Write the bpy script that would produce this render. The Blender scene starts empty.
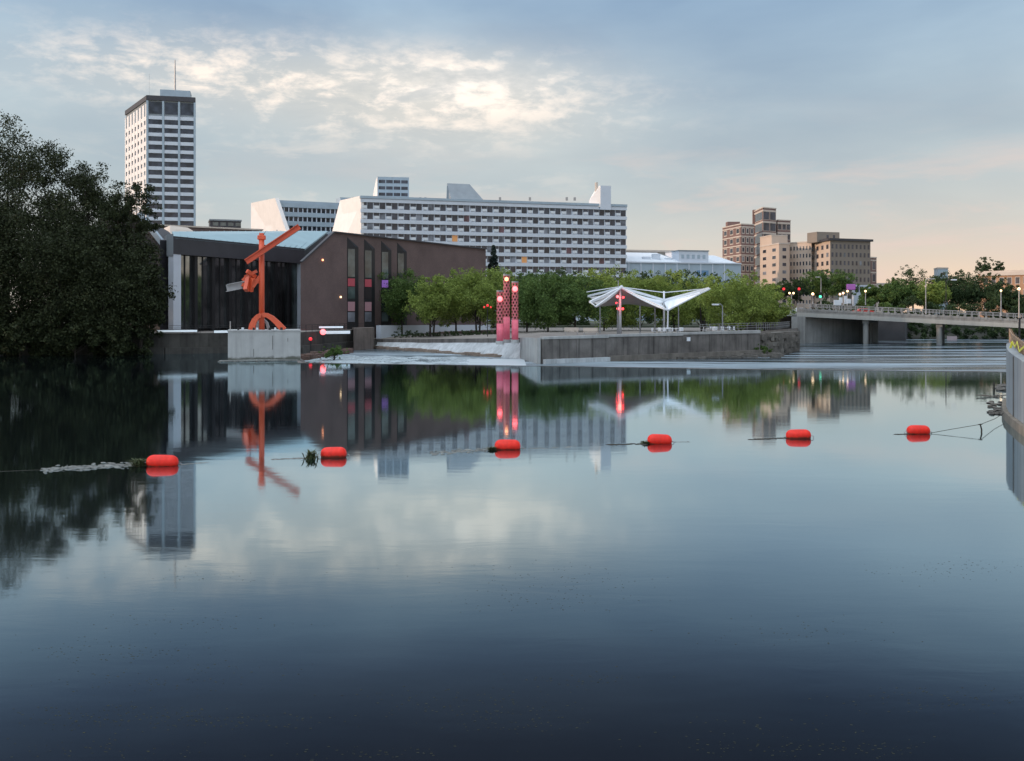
import bpy, math, random
import numpy as np
from mathutils import Vector
R = math.radians
S = bpy.context.scene
COL = S.collection
H, F, HY = 5.6, 1000.0, 312.0            # camera height, focal length in px, horizon row

# ------------------------------------------------------------------ camera
cd = bpy.data.cameras.new('camera'); cam = bpy.data.objects.new('camera', cd); COL.objects.link(cam)
cam.location = (0, 0, H); cam.rotation_euler = (R(90), 0, 0)
cd.sensor_width = 36; cd.lens = 36 * F / 1024; cd.shift_y = -(380.5 - HY) / 1024
cd.clip_start = .1; cd.clip_end = 9000
S.camera = cam
S.view_settings.view_transform = 'Standard'; S.view_settings.look = 'None'
S.view_settings.exposure = 0.0; S.view_settings.gamma = 1; S.view_settings.use_curve_mapping = False
S.render.engine = 'CYCLES'
S.cycles.max_bounces = 6; S.cycles.transparent_max_bounces = 6
S.cycles.use_denoising = True

# ------------------------------------------------------------------ world
SUN_DIR = Vector((-0.95, -0.12, 0.17)).normalized()
sun_el = math.asin(SUN_DIR.z); sun_az = math.atan2(SUN_DIR.x, SUN_DIR.y)

class NT:
    """little node builder"""
    def __init__(s, tree): s.t = tree; s.n = tree.nodes; s.l = tree.links
    def new(s, typ, **kw):
        n = s.n.new(typ)
        for k, v in kw.items(): setattr(n, k, v)
        return n
    def put(s, sock, v):
        if isinstance(v, bpy.types.NodeSocket): s.l.new(v, sock)
        else: sock.default_value = v
    def m(s, op, a, b=0.0, c=None, clamp=False):
        n = s.new('ShaderNodeMath', operation=op, use_clamp=clamp)
        s.put(n.inputs[0], a); s.put(n.inputs[1], b)
        if c is not None: s.put(n.inputs[2], c)
        return n.outputs[0]
    def mix(s, f, a, b, mode='MIX'):
        n = s.new('ShaderNodeMix', data_type='RGBA', blend_type=mode)
        s.put(n.inputs[0], f)
        s.put(n.inputs[6], a if not isinstance(a, tuple) else (*a, 1)[:4]); s.put(n.inputs[7], b if not isinstance(b, tuple) else (*b, 1)[:4])
        return n.outputs[2]
    def ramp(s, f, stops, interp='LINEAR'):
        n = s.new('ShaderNodeValToRGB'); n.color_ramp.interpolation = interp
        e = n.color_ramp.elements
        while len(e) < len(stops): e.new(.5)
        for k, (p, c) in enumerate(stops):
            e[k].position = p; e[k].color = (*c, 1) if isinstance(c, tuple) else (c, c, c, 1)
        s.put(n.inputs[0], f); return n.outputs[0]
    def noise(s, vec, scale, detail=4, rough=.5, dist=0.0):
        n = s.new('ShaderNodeTexNoise'); s.put(n.inputs['Vector'], vec)
        n.inputs['Scale'].default_value = scale; n.inputs['Detail'].default_value = detail
        n.inputs['Roughness'].default_value = rough; n.inputs['Distortion'].default_value = dist
        return n.outputs['Fac']
    def mapping(s, vec, scale, loc=(0, 0, 0), rot=(0, 0, 0)):
        n = s.new('ShaderNodeMapping'); s.put(n.inputs[0], vec)
        n.inputs['Scale'].default_value = scale; n.inputs['Location'].default_value = loc; n.inputs['Rotation'].default_value = rot
        return n.outputs[0]

def build_world():
    w = bpy.data.worlds.new('World'); S.world = w; w.use_nodes = True
    t = NT(w.node_tree); t.n.clear()
    out = t.new('ShaderNodeOutputWorld'); bg = t.new('ShaderNodeBackground'); bg.inputs[1].default_value = .1
    t.l.new(bg.outputs[0], out.inputs[0])
    sky = t.new('ShaderNodeTexSky', sky_type='NISHITA', sun_disc=False)
    sky.sun_elevation = sun_el; sky.sun_rotation = sun_az; sky.dust_density = 2.0
    tc = t.new('ShaderNodeTexCoord'); d = tc.outputs['Generated']
    sp = t.new('ShaderNodeSeparateXYZ'); t.l.new(d, sp.inputs[0])
    x, y, z = sp.outputs
    az = t.m('MULTIPLY', t.m('ARCTAN2', x, y), 57.3)               # degrees right of the view
    el = t.m('MULTIPLY', t.m('ARCSINE', z), 57.3)
    # overcast: cool grey, brighter overhead
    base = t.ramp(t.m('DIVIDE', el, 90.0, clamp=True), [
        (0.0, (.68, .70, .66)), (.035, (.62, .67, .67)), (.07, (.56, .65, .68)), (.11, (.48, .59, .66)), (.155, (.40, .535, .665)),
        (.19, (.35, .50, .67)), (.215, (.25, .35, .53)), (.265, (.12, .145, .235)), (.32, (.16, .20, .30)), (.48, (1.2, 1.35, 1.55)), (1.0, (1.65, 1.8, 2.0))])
    # flat layered clouds, mostly soft
    v1 = t.mapping(d, (1, 1, 3.4), (3.1, .2, .5)); n1 = t.noise(v1, 2.8, 5, .5, .3)
    v2 = t.mapping(d, (1, 1, 5.0), (7.3, 1.2, 2.5), (0, R(4), 0)); n2 = t.noise(v2, 6.0, 7, .58, .3)
    shade = t.ramp(n1, [(.30, (.66, .71, .80)), (.5, (.98, .98, .98)), (.66, (1.30, 1.24, 1.16))])
    fade = t.ramp(t.m('DIVIDE', el, 30.0, clamp=True), [(0, .15), (.25, .45), (.55, .8), (1, 1)])
    side = t.ramp(t.m('DIVIDE', t.m('ADD', az, 30), 60.0, clamp=True), [(0, 1.25), (.5, .95), (1, .75)])
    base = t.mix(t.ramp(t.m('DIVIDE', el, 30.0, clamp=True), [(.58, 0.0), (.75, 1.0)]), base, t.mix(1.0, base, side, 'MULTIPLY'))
    c = t.mix(fade, base, t.mix(1.0, base, shade, 'MULTIPLY'))
    # warm band near the horizon, strongest to the right
    warm = t.m('MULTIPLY', t.m('POWER', 2.718, t.m('DIVIDE', t.m('ABSOLUTE', el), -2.8)),
               t.ramp(t.m('DIVIDE', t.m('ADD', az, 12), 42.0, clamp=True), [(0, .3), (.25, .5), (.6, 1.0), (.85, 1.3), (1, 1.25)]))
    c = t.mix(t.m('MULTIPLY', warm, 1.0, clamp=True), c, (1.15, .79, .52))
    lift = t.ramp(n2, [(.47, 0.0), (.66, 1.0)])
    # pink streaks low in the sky
    pk = t.m('MULTIPLY', t.m('MULTIPLY', lift, t.ramp(t.m('DIVIDE', el, 16.0, clamp=True), [(0, .6), (.2, 1), (.42, .9), (.62, .1), (.8, 0)])),
             t.ramp(t.m('DIVIDE', t.m('ADD', az, 12), 42.0, clamp=True), [(0, .25), (.4, .9), (1, 1)]))
    c = t.mix(t.m('MULTIPLY', pk, .75, clamp=True), c, (.88, .69, .62))
    # the break in the clouds where the light comes through
    def blob(a0, e0, sa, se):
        q = t.m('ADD', t.m('POWER', t.m('DIVIDE', t.m('SUBTRACT', az, a0), sa), 2.0), t.m('POWER', t.m('DIVIDE', t.m('SUBTRACT', el, e0), se), 2.0))
        return t.m('POWER', 2.718, t.m('MULTIPLY', q, -1.0))
    g = t.m('ADD', blob(-3.0, 11.6, 9.0, 3.0), t.m('MULTIPLY', blob(-15, 12.6, 11, 2.3), .65))
    c = t.mix(t.m('MULTIPLY', g, .95, clamp=True), c, (.76, .75, .71))
    v3 = t.mapping(d, (1, 1, 2.3), (1.3, 4.2, 2.1)); n3 = t.noise(v3, 34.0, 6, .6, .2)
    v4 = t.mapping(d, (1, 1, 3.2), (5.3, 2.2, .1)); n4 = t.noise(v4, 15.0, 6, .6, .4)
    patch = t.ramp(t.m('ADD', t.m('MULTIPLY', n3, .55), t.m('MULTIPLY', n4, .45)), [(.47, 0.0), (.53, .40), (.61, 1.0)])
    core = t.m('ADD', t.m('MULTIPLY', blob(-3.0, 12.9, 5.2, 1.3), 1.0), t.m('MULTIPLY', t.m('ADD', blob(-4.5, 11.4, 10, 1.7), blob(-16, 13.0, 10, 1.8)), .75))
    c = t.mix(t.m('MULTIPLY', t.m('MULTIPLY', core, patch), 1.0, clamp=True), c, (1.35, 1.16, 1.0))
    c = t.mix(t.m('MULTIPLY', t.m('MULTIPLY', blob(-3.0, 12.8, 5.5, 1.2), t.ramp(n3, [(.36, .25), (.60, 1.0)])), .75, clamp=True), c, (1.25, 1.15, 1.05))
    dk = t.ramp(n4, [(.36, 1.0), (.50, 0.0)])
    c = t.mix(t.m('MULTIPLY', t.m('MULTIPLY', dk, g), .38, clamp=True), c, (.52, .57, .60))
    wisp = t.m('MULTIPLY', t.ramp(n4, [(.52, 0.0), (.66, 1.0)]), blob(-8, 7.5, 14, 3.5))
    c = t.mix(t.m('MULTIPLY', wisp, .55, clamp=True), c, (.84, .80, .75))
    # sky behind the viewer is brightened to lift the light on facing walls
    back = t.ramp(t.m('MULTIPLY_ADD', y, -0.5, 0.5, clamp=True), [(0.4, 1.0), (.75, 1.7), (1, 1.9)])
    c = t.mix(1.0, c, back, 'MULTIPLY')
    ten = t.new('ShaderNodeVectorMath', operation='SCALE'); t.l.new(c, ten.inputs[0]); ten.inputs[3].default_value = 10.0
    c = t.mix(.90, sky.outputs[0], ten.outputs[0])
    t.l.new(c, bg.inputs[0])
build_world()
sl = bpy.data.lights.new('sun', 'SUN'); sl.energy = 2.7; sl.angle = R(2.5); sl.color = (1.0, .70, .50)
so = bpy.data.objects.new('sun', sl); COL.objects.link(so)
so.rotation_euler = (-SUN_DIR).to_track_quat('-Z', 'Y').to_euler(); so.location = (0, 0, 80)

# ------------------------------------------------------------------ helpers
def P(px, D, py=None, z=None):
    return Vector(((px - 512) * D / F, D, z if z is not None else (0.0 if py is None else H - (py - HY) * D / F)))

class MB:
    def __init__(s): s.v = []; s.f = []; s.mi = []
    def face(s, pts, m=0):
        b = len(s.v); s.v += [tuple(p) for p in pts]; s.f.append(tuple(range(b, b + len(pts)))); s.mi.append(m)
    def box(s, c, size, rz=0.0, m=0, rot=None):
        c = Vector(c); hx, hy, hz = (q / 2 for q in size); b = len(s.v); cs, sn = math.cos(rz), math.sin(rz)
        for dz in (-hz, hz):
            for dx, dy in ((-hx, -hy), (hx, -hy), (hx, hy), (-hx, hy)):
                q = Vector((dx, dy, dz))
                if rot is not None: q = rot @ q
                s.v.append((c.x + q.x * cs - q.y * sn, c.y + q.x * sn + q.y * cs, c.z + q.z))
        for f in ((0, 3, 2, 1), (4, 5, 6, 7), (0, 1, 5, 4), (1, 2, 6, 5), (2, 3, 7, 6), (3, 0, 4, 7)):
            s.f.append(tuple(b + k for k in f)); s.mi.append(m)
    def prism(s, pts, z0, z1, m=0):
        """footprint (x,y) list; z0/z1 number or list"""
        n = len(pts); b = len(s.v)
        a0 = z0 if isinstance(z0, (list, tuple)) else [z0] * n; a1 = z1 if isinstance(z1, (list, tuple)) else [z1] * n
        for p, q in zip(pts, a0): s.v.append((p[0], p[1], q))
        for p, q in zip(pts, a1): s.v.append((p[0], p[1], q))
        s.f.append(tuple(b + k for k in reversed(range(n)))); s.mi.append(m)
        s.f.append(tuple(b + n + k for k in range(n))); s.mi.append(m)
        for k in range(n):
            j = (k + 1) % n; s.f.append((b + k, b + j, b + n + j, b + n + k)); s.mi.append(m)
    def bar(s, a, b_, w, h=None, m=0):
        """rectangular bar from a to b"""
        a = Vector(a); b_ = Vector(b_); d = b_ - a; L = d.length
        if L < 1e-6: return
        h = h or w; rot = d.to_track_quat('X', 'Z').to_matrix()
        s.box((a + b_) / 2, (L, w, h), 0, m, rot)
    def tube(s, pts, rad, n=8, m=0, cap=True):
        pts = [Vector(p) for p in pts]; k = len(pts)
        if not isinstance(rad, (list, tuple)): rad = [rad] * k
        b = len(s.v)
        for i, p in enumerate(pts):
            d = (pts[min(i + 1, k - 1)] - pts[max(i - 1, 0)]).normalized()
            u = d.cross(Vector((0, 0, 1)) if abs(d.z) < .9 else Vector((1, 0, 0))).normalized(); w = d.cross(u)
            for j in range(n):
                a = 2 * math.pi * j / n; q = p + (u * math.cos(a) + w * math.sin(a)) * rad[i]; s.v.append(tuple(q))
        for i in range(k - 1):
            for j in range(n):
                j2 = (j + 1) % n; s.f.append((b + i * n + j, b + i * n + j2, b + (i + 1) * n + j2, b + (i + 1) * n + j)); s.mi.append(m)
        if cap:
            s.f.append(tuple(b + j for j in reversed(range(n)))); s.mi.append(m)
            s.f.append(tuple(b + (k - 1) * n + j for j in range(n))); s.mi.append(m)
    def ball(s, c, r, n=10, rings=7, m=0, sz=1.0):
        c = Vector(c); pts = []; rad = []
        for i in range(rings + 1):
            a = math.pi * i / rings - math.pi / 2
            pts.append(c + Vector((0, 0, r * sz * math.sin(a)))); rad.append(max(r * math.cos(a), r * .03))
        s.tube(pts, rad, n, m)
    def build(s, name, mats, parent=None, smooth=False, loc=None, bevel=0):
        me = bpy.data.meshes.new(name); me.from_pydata(s.v, [], s.f)
        mats = mats if isinstance(mats, (list, tuple)) else [mats]
        for q in mats: me.materials.append(q)
        if len(mats) > 1: me.polygons.foreach_set('material_index', s.mi)
        if smooth: me.polygons.foreach_set('use_smooth', [True] * len(s.f))
        o = bpy.data.objects.new(name, me); COL.objects.link(o)
        if parent is not None:
            o.parent = parent; o.matrix_parent_inverse = parent.matrix_world.inverted() if False else o.matrix_parent_inverse
            # geometry is written in world coordinates: subtract the root's place
            r = parent
            off = Vector((0, 0, 0))
            while r is not None: off += r.location; r = r.parent
            if off.length > 0: me.transform(__import__('mathutils').Matrix.Translation(-off))
        if bevel:
            bm = o.modifiers.new('bevel', 'BEVEL'); bm.width = bevel; bm.segments = 2; bm.limit_method = 'ANGLE'
        me.update(); return o

def tag(o, label=None, cat=None, group=None, kind=None):
    if label: o['label'] = label
    if cat: o['category'] = cat
    if group: o['group'] = group
    if kind: o['kind'] = kind
    return o
def thing(name, label, cat, loc=(0, 0, 0), group=None):
    o = bpy.data.objects.new(name, None); COL.objects.link(o); o.location = loc; o.empty_display_size = .3
    return tag(o, label, cat, group)
def dup(root, loc, label, group, scale=None, rz=None):
    r = root.copy(); COL.objects.link(r); r.location = loc; r['label'] = label
    if group: r['group'] = group
    if scale is not None: r.scale = scale
    if rz is not None: r.rotation_euler = (0, 0, rz)
    for ch in list(root.children):
        c = ch.copy(); COL.objects.link(c); c.parent = r
        for g in ch.children:
            d = g.copy(); COL.objects.link(d); d.parent = c
    return r

# ------------------------------------------------------------------ materials
def mat(name, col, rough=.75, var=.12, scale=.6, metal=0.0, bump=0.0, stretch=(1, 1, 1), emit=None, estr=0.0, stain=0.0, spec=.4, tide=None):
    m = bpy.data.materials.new(name); m.use_nodes = True; t = NT(m.node_tree); b = t.n['Principled BSDF']
    tc = t.new('ShaderNodeTexCoord').outputs['Object']
    v = t.mapping(tc, stretch)
    n = t.noise(v, scale, 6, .6)
    lo = tuple(q * (1 - var) for q in col); hi = tuple(min(1, q * (1 + var)) for q in col)
    c = t.ramp(n, [(.3, lo), (.7, hi)])
    if stain > 0:   # vertical runs of dirt
        sv = t.mapping(tc, (1.6, 1.6, .10)); sn = t.noise(sv, 1.0, 6, .65)
        c = t.mix(t.ramp(sn, [(.46, 0.0), (.68, stain)]), c, tuple(q * .35 for q in col))
    if tide is not None:   # algae and damp left by the water, a band of its own
        sz = t.new('ShaderNodeSeparateXYZ'); t.l.new(tc, sz.inputs[0]); w_ = tide[1]
        hh = t.m('ADD', t.m('SUBTRACT', sz.outputs[2], tide[0]), t.m('MULTIPLY', t.m('SUBTRACT', t.noise(tc, tide[2], 5, .6), .5), w_ * 3))
        c = t.mix(t.ramp(t.m('DIVIDE', hh, w_, clamp=True), [(0, .85), (1, 0.0)]), c, tide[3])
    t.put(b.inputs['Base Color'], c)
    b.inputs['Roughness'].default_value = rough; b.inputs['Metallic'].default_value = metal
    b.inputs['Specular IOR Level'].default_value = spec
    if bump:
        bp = t.new('ShaderNodeBump'); bp.inputs['Strength'].default_value = bump; bp.inputs['Distance'].default_value = .05
        t.l.new(t.noise(v, scale * 8, 5, .6), bp.inputs['Height']); t.l.new(bp.outputs[0], b.inputs['Normal'])
    if emit: b.inputs['Emission Color'].default_value = (*emit, 1); b.inputs['Emission Strength'].default_value = estr
    return m
def brick(name, c1, c2, mortar, scale=3.0):
    m = bpy.data.materials.new(name); m.use_nodes = True; t = NT(m.node_tree); b = t.n['Principled BSDF']
    tc = t.new('ShaderNodeTexCoord').outputs['Object']
    sp = t.new('ShaderNodeSeparateXYZ'); t.l.new(tc, sp.inputs[0]); cb = t.new('ShaderNodeCombineXYZ')
    t.l.new(t.m('ADD', sp.outputs[0], sp.outputs[1]), cb.inputs[0]); t.l.new(sp.outputs[2], cb.inputs[1])
    br = t.new('ShaderNodeTexBrick'); t.l.new(cb.outputs[0], br.inputs[0]); br.inputs['Scale'].default_value = scale
    br.inputs['Color1'].default_value = (*c1, 1); br.inputs['Color2'].default_value = (*c2, 1); br.inputs['Mortar'].default_value = (*mortar, 1)
    br.inputs['Mortar Size'].default_value = .02
    n = t.noise(tc, .25, 5, .6)
    t.put(b.inputs['Base Color'], t.mix(1.0, br.outputs[0], t.ramp(n, [(.3, .82), (.7, 1.15)]), 'MULTIPLY'))
    b.inputs['Roughness'].default_value = .85; return m
def glass(name, col=(.015, .018, .022), rough=.08, spec=.6):
    m = bpy.data.materials.new(name); m.use_nodes = True; t = NT(m.node_tree); b = t.n['Principled BSDF']
    tc = t.new('ShaderNodeTexCoord').outputs['Object']
    t.put(b.inputs['Base Color'], t.ramp(t.noise(tc, .35, 3), [(.35, tuple(q * .6 for q in col)), (.65, tuple(q * 1.8 for q in col))]))
    b.inputs['Roughness'].default_value = rough; b.inputs['Specular IOR Level'].default_value = spec
    return m
def leafmat(name, dark, light, trans=.25):
    m = bpy.data.materials.new(name); m.use_nodes = True; t = NT(m.node_tree); b = t.n['Principled BSDF']
    g = t.new('ShaderNodeNewGeometry'); tc = t.new('ShaderNodeTexCoord').outputs['Object']
    f = t.m('ADD', t.m('MULTIPLY', g.outputs['Random Per Island'], .5), t.m('MULTIPLY', t.noise(tc, .5, 3), .6))
    c = t.ramp(f, [(.25, dark), (.8, light)])
    t.put(b.inputs['Base Color'], c); b.inputs['Roughness'].default_value = .7; b.inputs['Specular IOR Level'].default_value = .2
    tr = t.new('ShaderNodeBsdfTranslucent'); t.put(tr.inputs[0], c)
    mx = t.new('ShaderNodeMixShader'); mx.inputs[0].default_value = trans
    t.l.new(b.outputs[0], mx.inputs[1]); t.l.new(tr.outputs[0], mx.inputs[2]); t.l.new(mx.outputs[0], t.n['Material Output'].inputs[0])
    return m
def lampmat(name, col, strength):
    m = bpy.data.materials.new(name); m.use_nodes = True; b = m.node_tree.nodes['Principled BSDF']
    b.inputs['Base Color'].default_value = (*col, 1); b.inputs['Emission Color'].default_value = (*col, 1); b.inputs['Emission Strength'].default_value = strength
    return m

def water_mat(name, rough, bump, foam=False):
    m = bpy.data.materials.new(name); m.use_nodes = True; t = NT(m.node_tree); b = t.n['Principled BSDF']
    tc = t.new('ShaderNodeTexCoord').outputs['Object']
    b.inputs['Base Color'].default_value = (.004, .006, .009, 1); b.inputs['IOR'].default_value = 1.4
    b.inputs['Roughness'].default_value = rough
    if not foam:
        rn = t.noise(t.mapping(tc, (.03, .06, 1)), 1.0, 4, .6)
        t.put(b.inputs['Roughness'], t.ramp(rn, [(.35, rough * .7), (.7, rough * 1.5)]))
    bp = t.new('ShaderNodeBump'); bp.inputs['Strength'].default_value = bump; bp.inputs['Distance'].default_value = .1
    n = t.noise(t.mapping(tc, (.5, 1.3, 1)), .9, 5, .55, .3)
    t.l.new(n, bp.inputs['Height']); t.l.new(bp.outputs[0], b.inputs['Normal'])
    if not foam:   # calm river: dark body under a mirror whose strength follows the viewing angle (Fresnel)
        fr = t.new('ShaderNodeFresnel'); fr.inputs[0].default_value = 1.42; t.l.new(bp.outputs[0], fr.inputs[1])
        fac = t.ramp(fr.outputs[0], [(0, .01), (.09, .04), (.15, .125), (.21, .30), (.30, .58), (.42, .80), (.7, .88), (1, 1)])
        df = t.new('ShaderNodeBsdfDiffuse'); df.inputs[0].default_value = (.006, .008, .011, 1)
        gl = t.new('ShaderNodeBsdfGlossy'); gl.inputs[0].default_value = (.80, .94, 1, 1); t.l.new(bp.outputs[0], gl.inputs['Normal'])
        t.put(gl.inputs['Roughness'], t.ramp(rn, [(.35, rough * .7), (.7, rough * 1.5)]))
        mx = t.new('ShaderNodeMixShader'); t.put(mx.inputs[0], fac); t.l.new(df.outputs[0], mx.inputs[1]); t.l.new(gl.outputs[0], mx.inputs[2])
        t.l.new(mx.outputs[0], t.n['Material Output'].inputs[0])
    if foam:
        f = t.noise(t.mapping(tc, (.022, .20, 1), rot=(0, 0, R(-4))), 1.0, 6, .62, .5)
        f2 = t.noise(t.mapping(tc, (.3, .9, 1)), 1.0, 5, .65)
        mk = t.m('MULTIPLY', t.ramp(f, [(.47, 0.0), (.60, .85)]), t.ramp(f2, [(.2, .45), (.6, 1.0)]))
        t.put(b.inputs['Base Color'], t.mix(mk, (.006, .016, .022), (.34, .42, .47)))
        t.put(b.inputs['Roughness'], t.m('MULTIPLY_ADD', mk, .5, rough))
    return m

M = {}
M['water'] = water_mat('river_water', .045, .02)
M['rapid'] = water_mat('rapid_water', .16, .30, True)
M['conc_bridge'] = mat('bridge_concrete', (.24, .245, .235), .85, .14, .5, bump=.2, stain=.45)
M['conc'] = mat('pale_concrete', (.36, .37, .36), .85, .14, .5, bump=.2, stain=.35)
M['conc_pier'] = mat('pier_concrete', (.40, .41, .40), .85, .08, .8, bump=.1, stain=.30, tide=(.30, .25, 1.5, (.07, .075, .055)))
M['conc_bank'] = mat('dark_bank_wall', (.065, .062, .055), .92, .35, .45, bump=.4, stain=.6)
M['conc_dark'] = mat('stained_concrete', (.15, .14, .13), .9, .35, .45, bump=.4, stain=.75)
M['conc_white'] = mat('whitish_concrete', (.44, .47, .48), .85, .22, .5, bump=.3, stain=.45)
M['stone'] = mat('rough_stone', (.13, .12, .105), .95, .4, .9, bump=.9)
M['ground'] = mat('city_ground', (.07, .08, .055), .95, .3, .05)
M['plaza'] = mat('plaza_paving', (.20, .18, .16), .9, .2, .3)
M['bank'] = mat('bank_earth', (.035, .036, .028), .95, .4, .4, bump=.5)
M['asphalt'] = mat('asphalt', (.05, .05, .052), .9, .2, .3)
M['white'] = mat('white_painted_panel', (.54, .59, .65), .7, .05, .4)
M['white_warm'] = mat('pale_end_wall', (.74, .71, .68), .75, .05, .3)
M['grey'] = mat('grey_panel', (.22, .25, .27), .7, .1, .4)
M['dark'] = mat('dark_fascia', (.045, .045, .052), .55, .15, .4)
M['mull'] = mat('black_mullion', (.015, .015, .017), .5, .1, .5)
M['bluegrey'] = mat('blue_grey_panel', (.32, .40, .46), .5, .08, .3)
M['cyan'] = mat('pale_cyan_roof', (.27, .39, .42), .45, .08, .25, stretch=(1, 1, 1))
M['brickb'] = brick('brown_brick', (.135, .090, .085), (.110, .074, .070), (.15, .12, .112), 2.2)
M['brickr'] = brick('red_brown_brick', (.20, .115, .10), (.165, .095, .085), (.2, .15, .13), 1.0)
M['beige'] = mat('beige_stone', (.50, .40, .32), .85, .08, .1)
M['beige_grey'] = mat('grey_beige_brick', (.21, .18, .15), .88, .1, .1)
M['orangeb'] = brick('orange_brick', (.38, .22, .13), (.33, .19, .11), (.4, .25, .17), 1.0)
M['cream'] = mat('cream_band', (.50, .44, .38), .8, .08, .2)
M['blind'] = glass('window_with_blind', (.13, .14, .16), .4, .3)
M['glass'] = glass('dark_window_glass', (.030, .035, .048), .15, .35); M['glass2'] = glass('hall_glass', (.16, .18, .19), .06, .8); M['glass2'].node_tree.nodes['Principled BSDF'].inputs['Metallic'].default_value = .9
M['glassg'] = glass('greenish_glass', (.05, .068, .068), .15, .6)
M['glassr'] = glass('window_with_curtain', (.10, .05, .06), .3, .4)
M['orange'] = mat('orange_red_steel', (.62, .095, .035), .45, .1, .8, spec=.5)
M['steel'] = mat('grey_steel', (.33, .33, .33), .5, .15, 1.0, metal=.2)
M['buoy'] = mat('red_buoy_plastic', (.72, .022, .010), .45, .22, 3.0, bump=.1, spec=.3, tide=(-.10, .06, 5.0, (.10, .035, .02)))
M['rope'] = mat('wet_dark_rope', (.04, .038, .03), .9, .3, 4)
M['weed'] = mat('river_weed', (.05, .065, .025), .9, .4, 3)
M['debris'] = mat('floating_debris', (.17, .18, .17), .85, .4, 2)
M['foam'] = mat('white_water', (.34, .40, .42), .7, .35, .9, bump=.6, stretch=(.5, 1.5, 1))
def holes(m, lo_, hi_, st):
    t = NT(m.node_tree); b_ = t.n['Principled BSDF']; tc = t.new('ShaderNodeTexCoord').outputs['Object']
    n = t.noise(t.mapping(tc, st), 1.0, 6, .65, .4); t.put(b_.inputs['Alpha'], t.ramp(n, [(lo_, 0.0), (hi_, 1.0)]))
holes(M['foam'], .36, .52, (.35, 1.1, 1))
M['foam_s'] = mat('smooth_white_water', (.42, .48, .50), .5, .10, .5, stretch=(.3, 1, 1))
M['wood'] = mat('weathered_wood', (.34, .22, .14), .85, .2, 2)
M['yellow'] = mat('yellow_tape', (.75, .70, .08), .5, .1, 3)
M['metalw'] = mat('white_painted_steel', (.62, .66, .69), .45, .04, 1)
M['fabric'] = mat('tent_fabric', (.34, .335, .33), .8, .06, .5)  # the white tent cloth greyed, shade of its underside put into the colour
M['fabricw'] = mat('white_tent_fabric', (.66, .70, .73), .7, .04, .5)
M['railing'] = mat('galvanised_railing', (.26, .27, .28), .5, .1, 2, metal=.3)
M['bark'] = mat('bark', (.045, .038, .03), .95, .3, 2)
M['redpaint'] = mat('red_perforated_metal', (.42, .13, .14), .5, .25, 5, emit=(1, .05, .08), estr=.05)
M['pinkpaint'] = mat('pink_lit_tube', (.60, .13, .18), .5, .15, 2, emit=(1, .10, .18), estr=.07)
M['black'] = mat('black_inner', (.02, .015, .015), .8, .1, 1)
M['redlamp'] = lampmat('red_lamp', (1, .04, .05), 5); M['redlamp_dim'] = lampmat('dim_red_lamp', (.9, .03, .04), .9)
M['redcore'] = lampmat('red_lamp_core', (1, .10, .11), 5)
M['orangelamp'] = lampmat('orange_lamp', (1, .34, .16), 3.5)
M['warmlamp'] = lampmat('warm_lamp', (1, .62, .34), 3); M['whitelamp'] = lampmat('white_tube_lamp', (.85, .95, 1), .22)
M['green'] = lampmat('green_lamp', (.1, 1, .5), 1.5)
M['purple'] = lampmat('purple_sign', (.28, .09, .32), .2); M['purplew'] = lampmat('purple_window', (.30, .14, .50), .3)
M['redw'] = lampmat('red_window', (.32, .05, .07), .12); M['pinkw'] = lampmat('pink_window', (.30, .17, .19), .07)
M['orangew'] = lampmat('orange_lit_window', (.6, .28, .10), .16)
M['leaf'] = leafmat('willow_leaves', (.11, .155, .038), (.29, .37, .085), .35)
M['leafm'] = leafmat('mid_green_leaves', (.045, .085, .024), (.12, .19, .05), .3)
M['leafd'] = leafmat('dark_green_leaves', (.022, .042, .020), (.06, .095, .034))
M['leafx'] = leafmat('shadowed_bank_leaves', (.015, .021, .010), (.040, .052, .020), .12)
M['leafb'] = leafmat('blue_green_needles', (.012, .024, .020), (.035, .055, .045), .1)
M['car_w'] = mat('white_car_paint', (.6, .6, .62), .3, .03, 1); M['car_s'] = mat('silver_car_paint', (.35, .36, .38), .3, .03, 1); M['car_r'] = mat('red_car_paint', (.45, .05, .04), .3, .03, 1)
M['tyre'] = mat('tyre_rubber', (.02, .02, .02), .9, .1, 2)

# ------------------------------------------------------------------ ground and water (structure)
def struct(name, mb, m, **k): return tag(mb.build(name, m, **k), kind='structure')
ZL = -0.4
# city side: one sheet to the horizon with a vertical edge at the river
bank = [(-3000, 120), tuple(P(-60, 128)[:2]), tuple(P(165, 134)[:2]), tuple(P(300, 141)[:2]), tuple(P(345, 160)[:2]), tuple(P(374, 168)[:2]),
        tuple(P(376, 238)[:2]), tuple(P(800, 238)[:2]), tuple(P(1030, 236)[:2]), (1200, 330), (4500, 600), (4500, 8000), (-4500, 8000), (-4500, 120)]
b = MB(); b.prism(bank, -3, 2.35); struct('ground', b, M['ground'])
b = MB(); b.face([(-600, -150, 0), (400, -150, 0), (400, 92, 0), P(1005, 93, z=0), P(763, 97.5, z=0), P(525, 103.7, z=0), P(300, 110, z=0), P(292, 145, z=0), (-600, 145, 0)])
struct('river', b, M['water'])
b = MB(); b.face([(-60, 88, ZL), (900, 88, ZL), (900, 420, ZL), (-60, 420, ZL)]); struct('river_rapids', b, M['rapid'])
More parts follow.
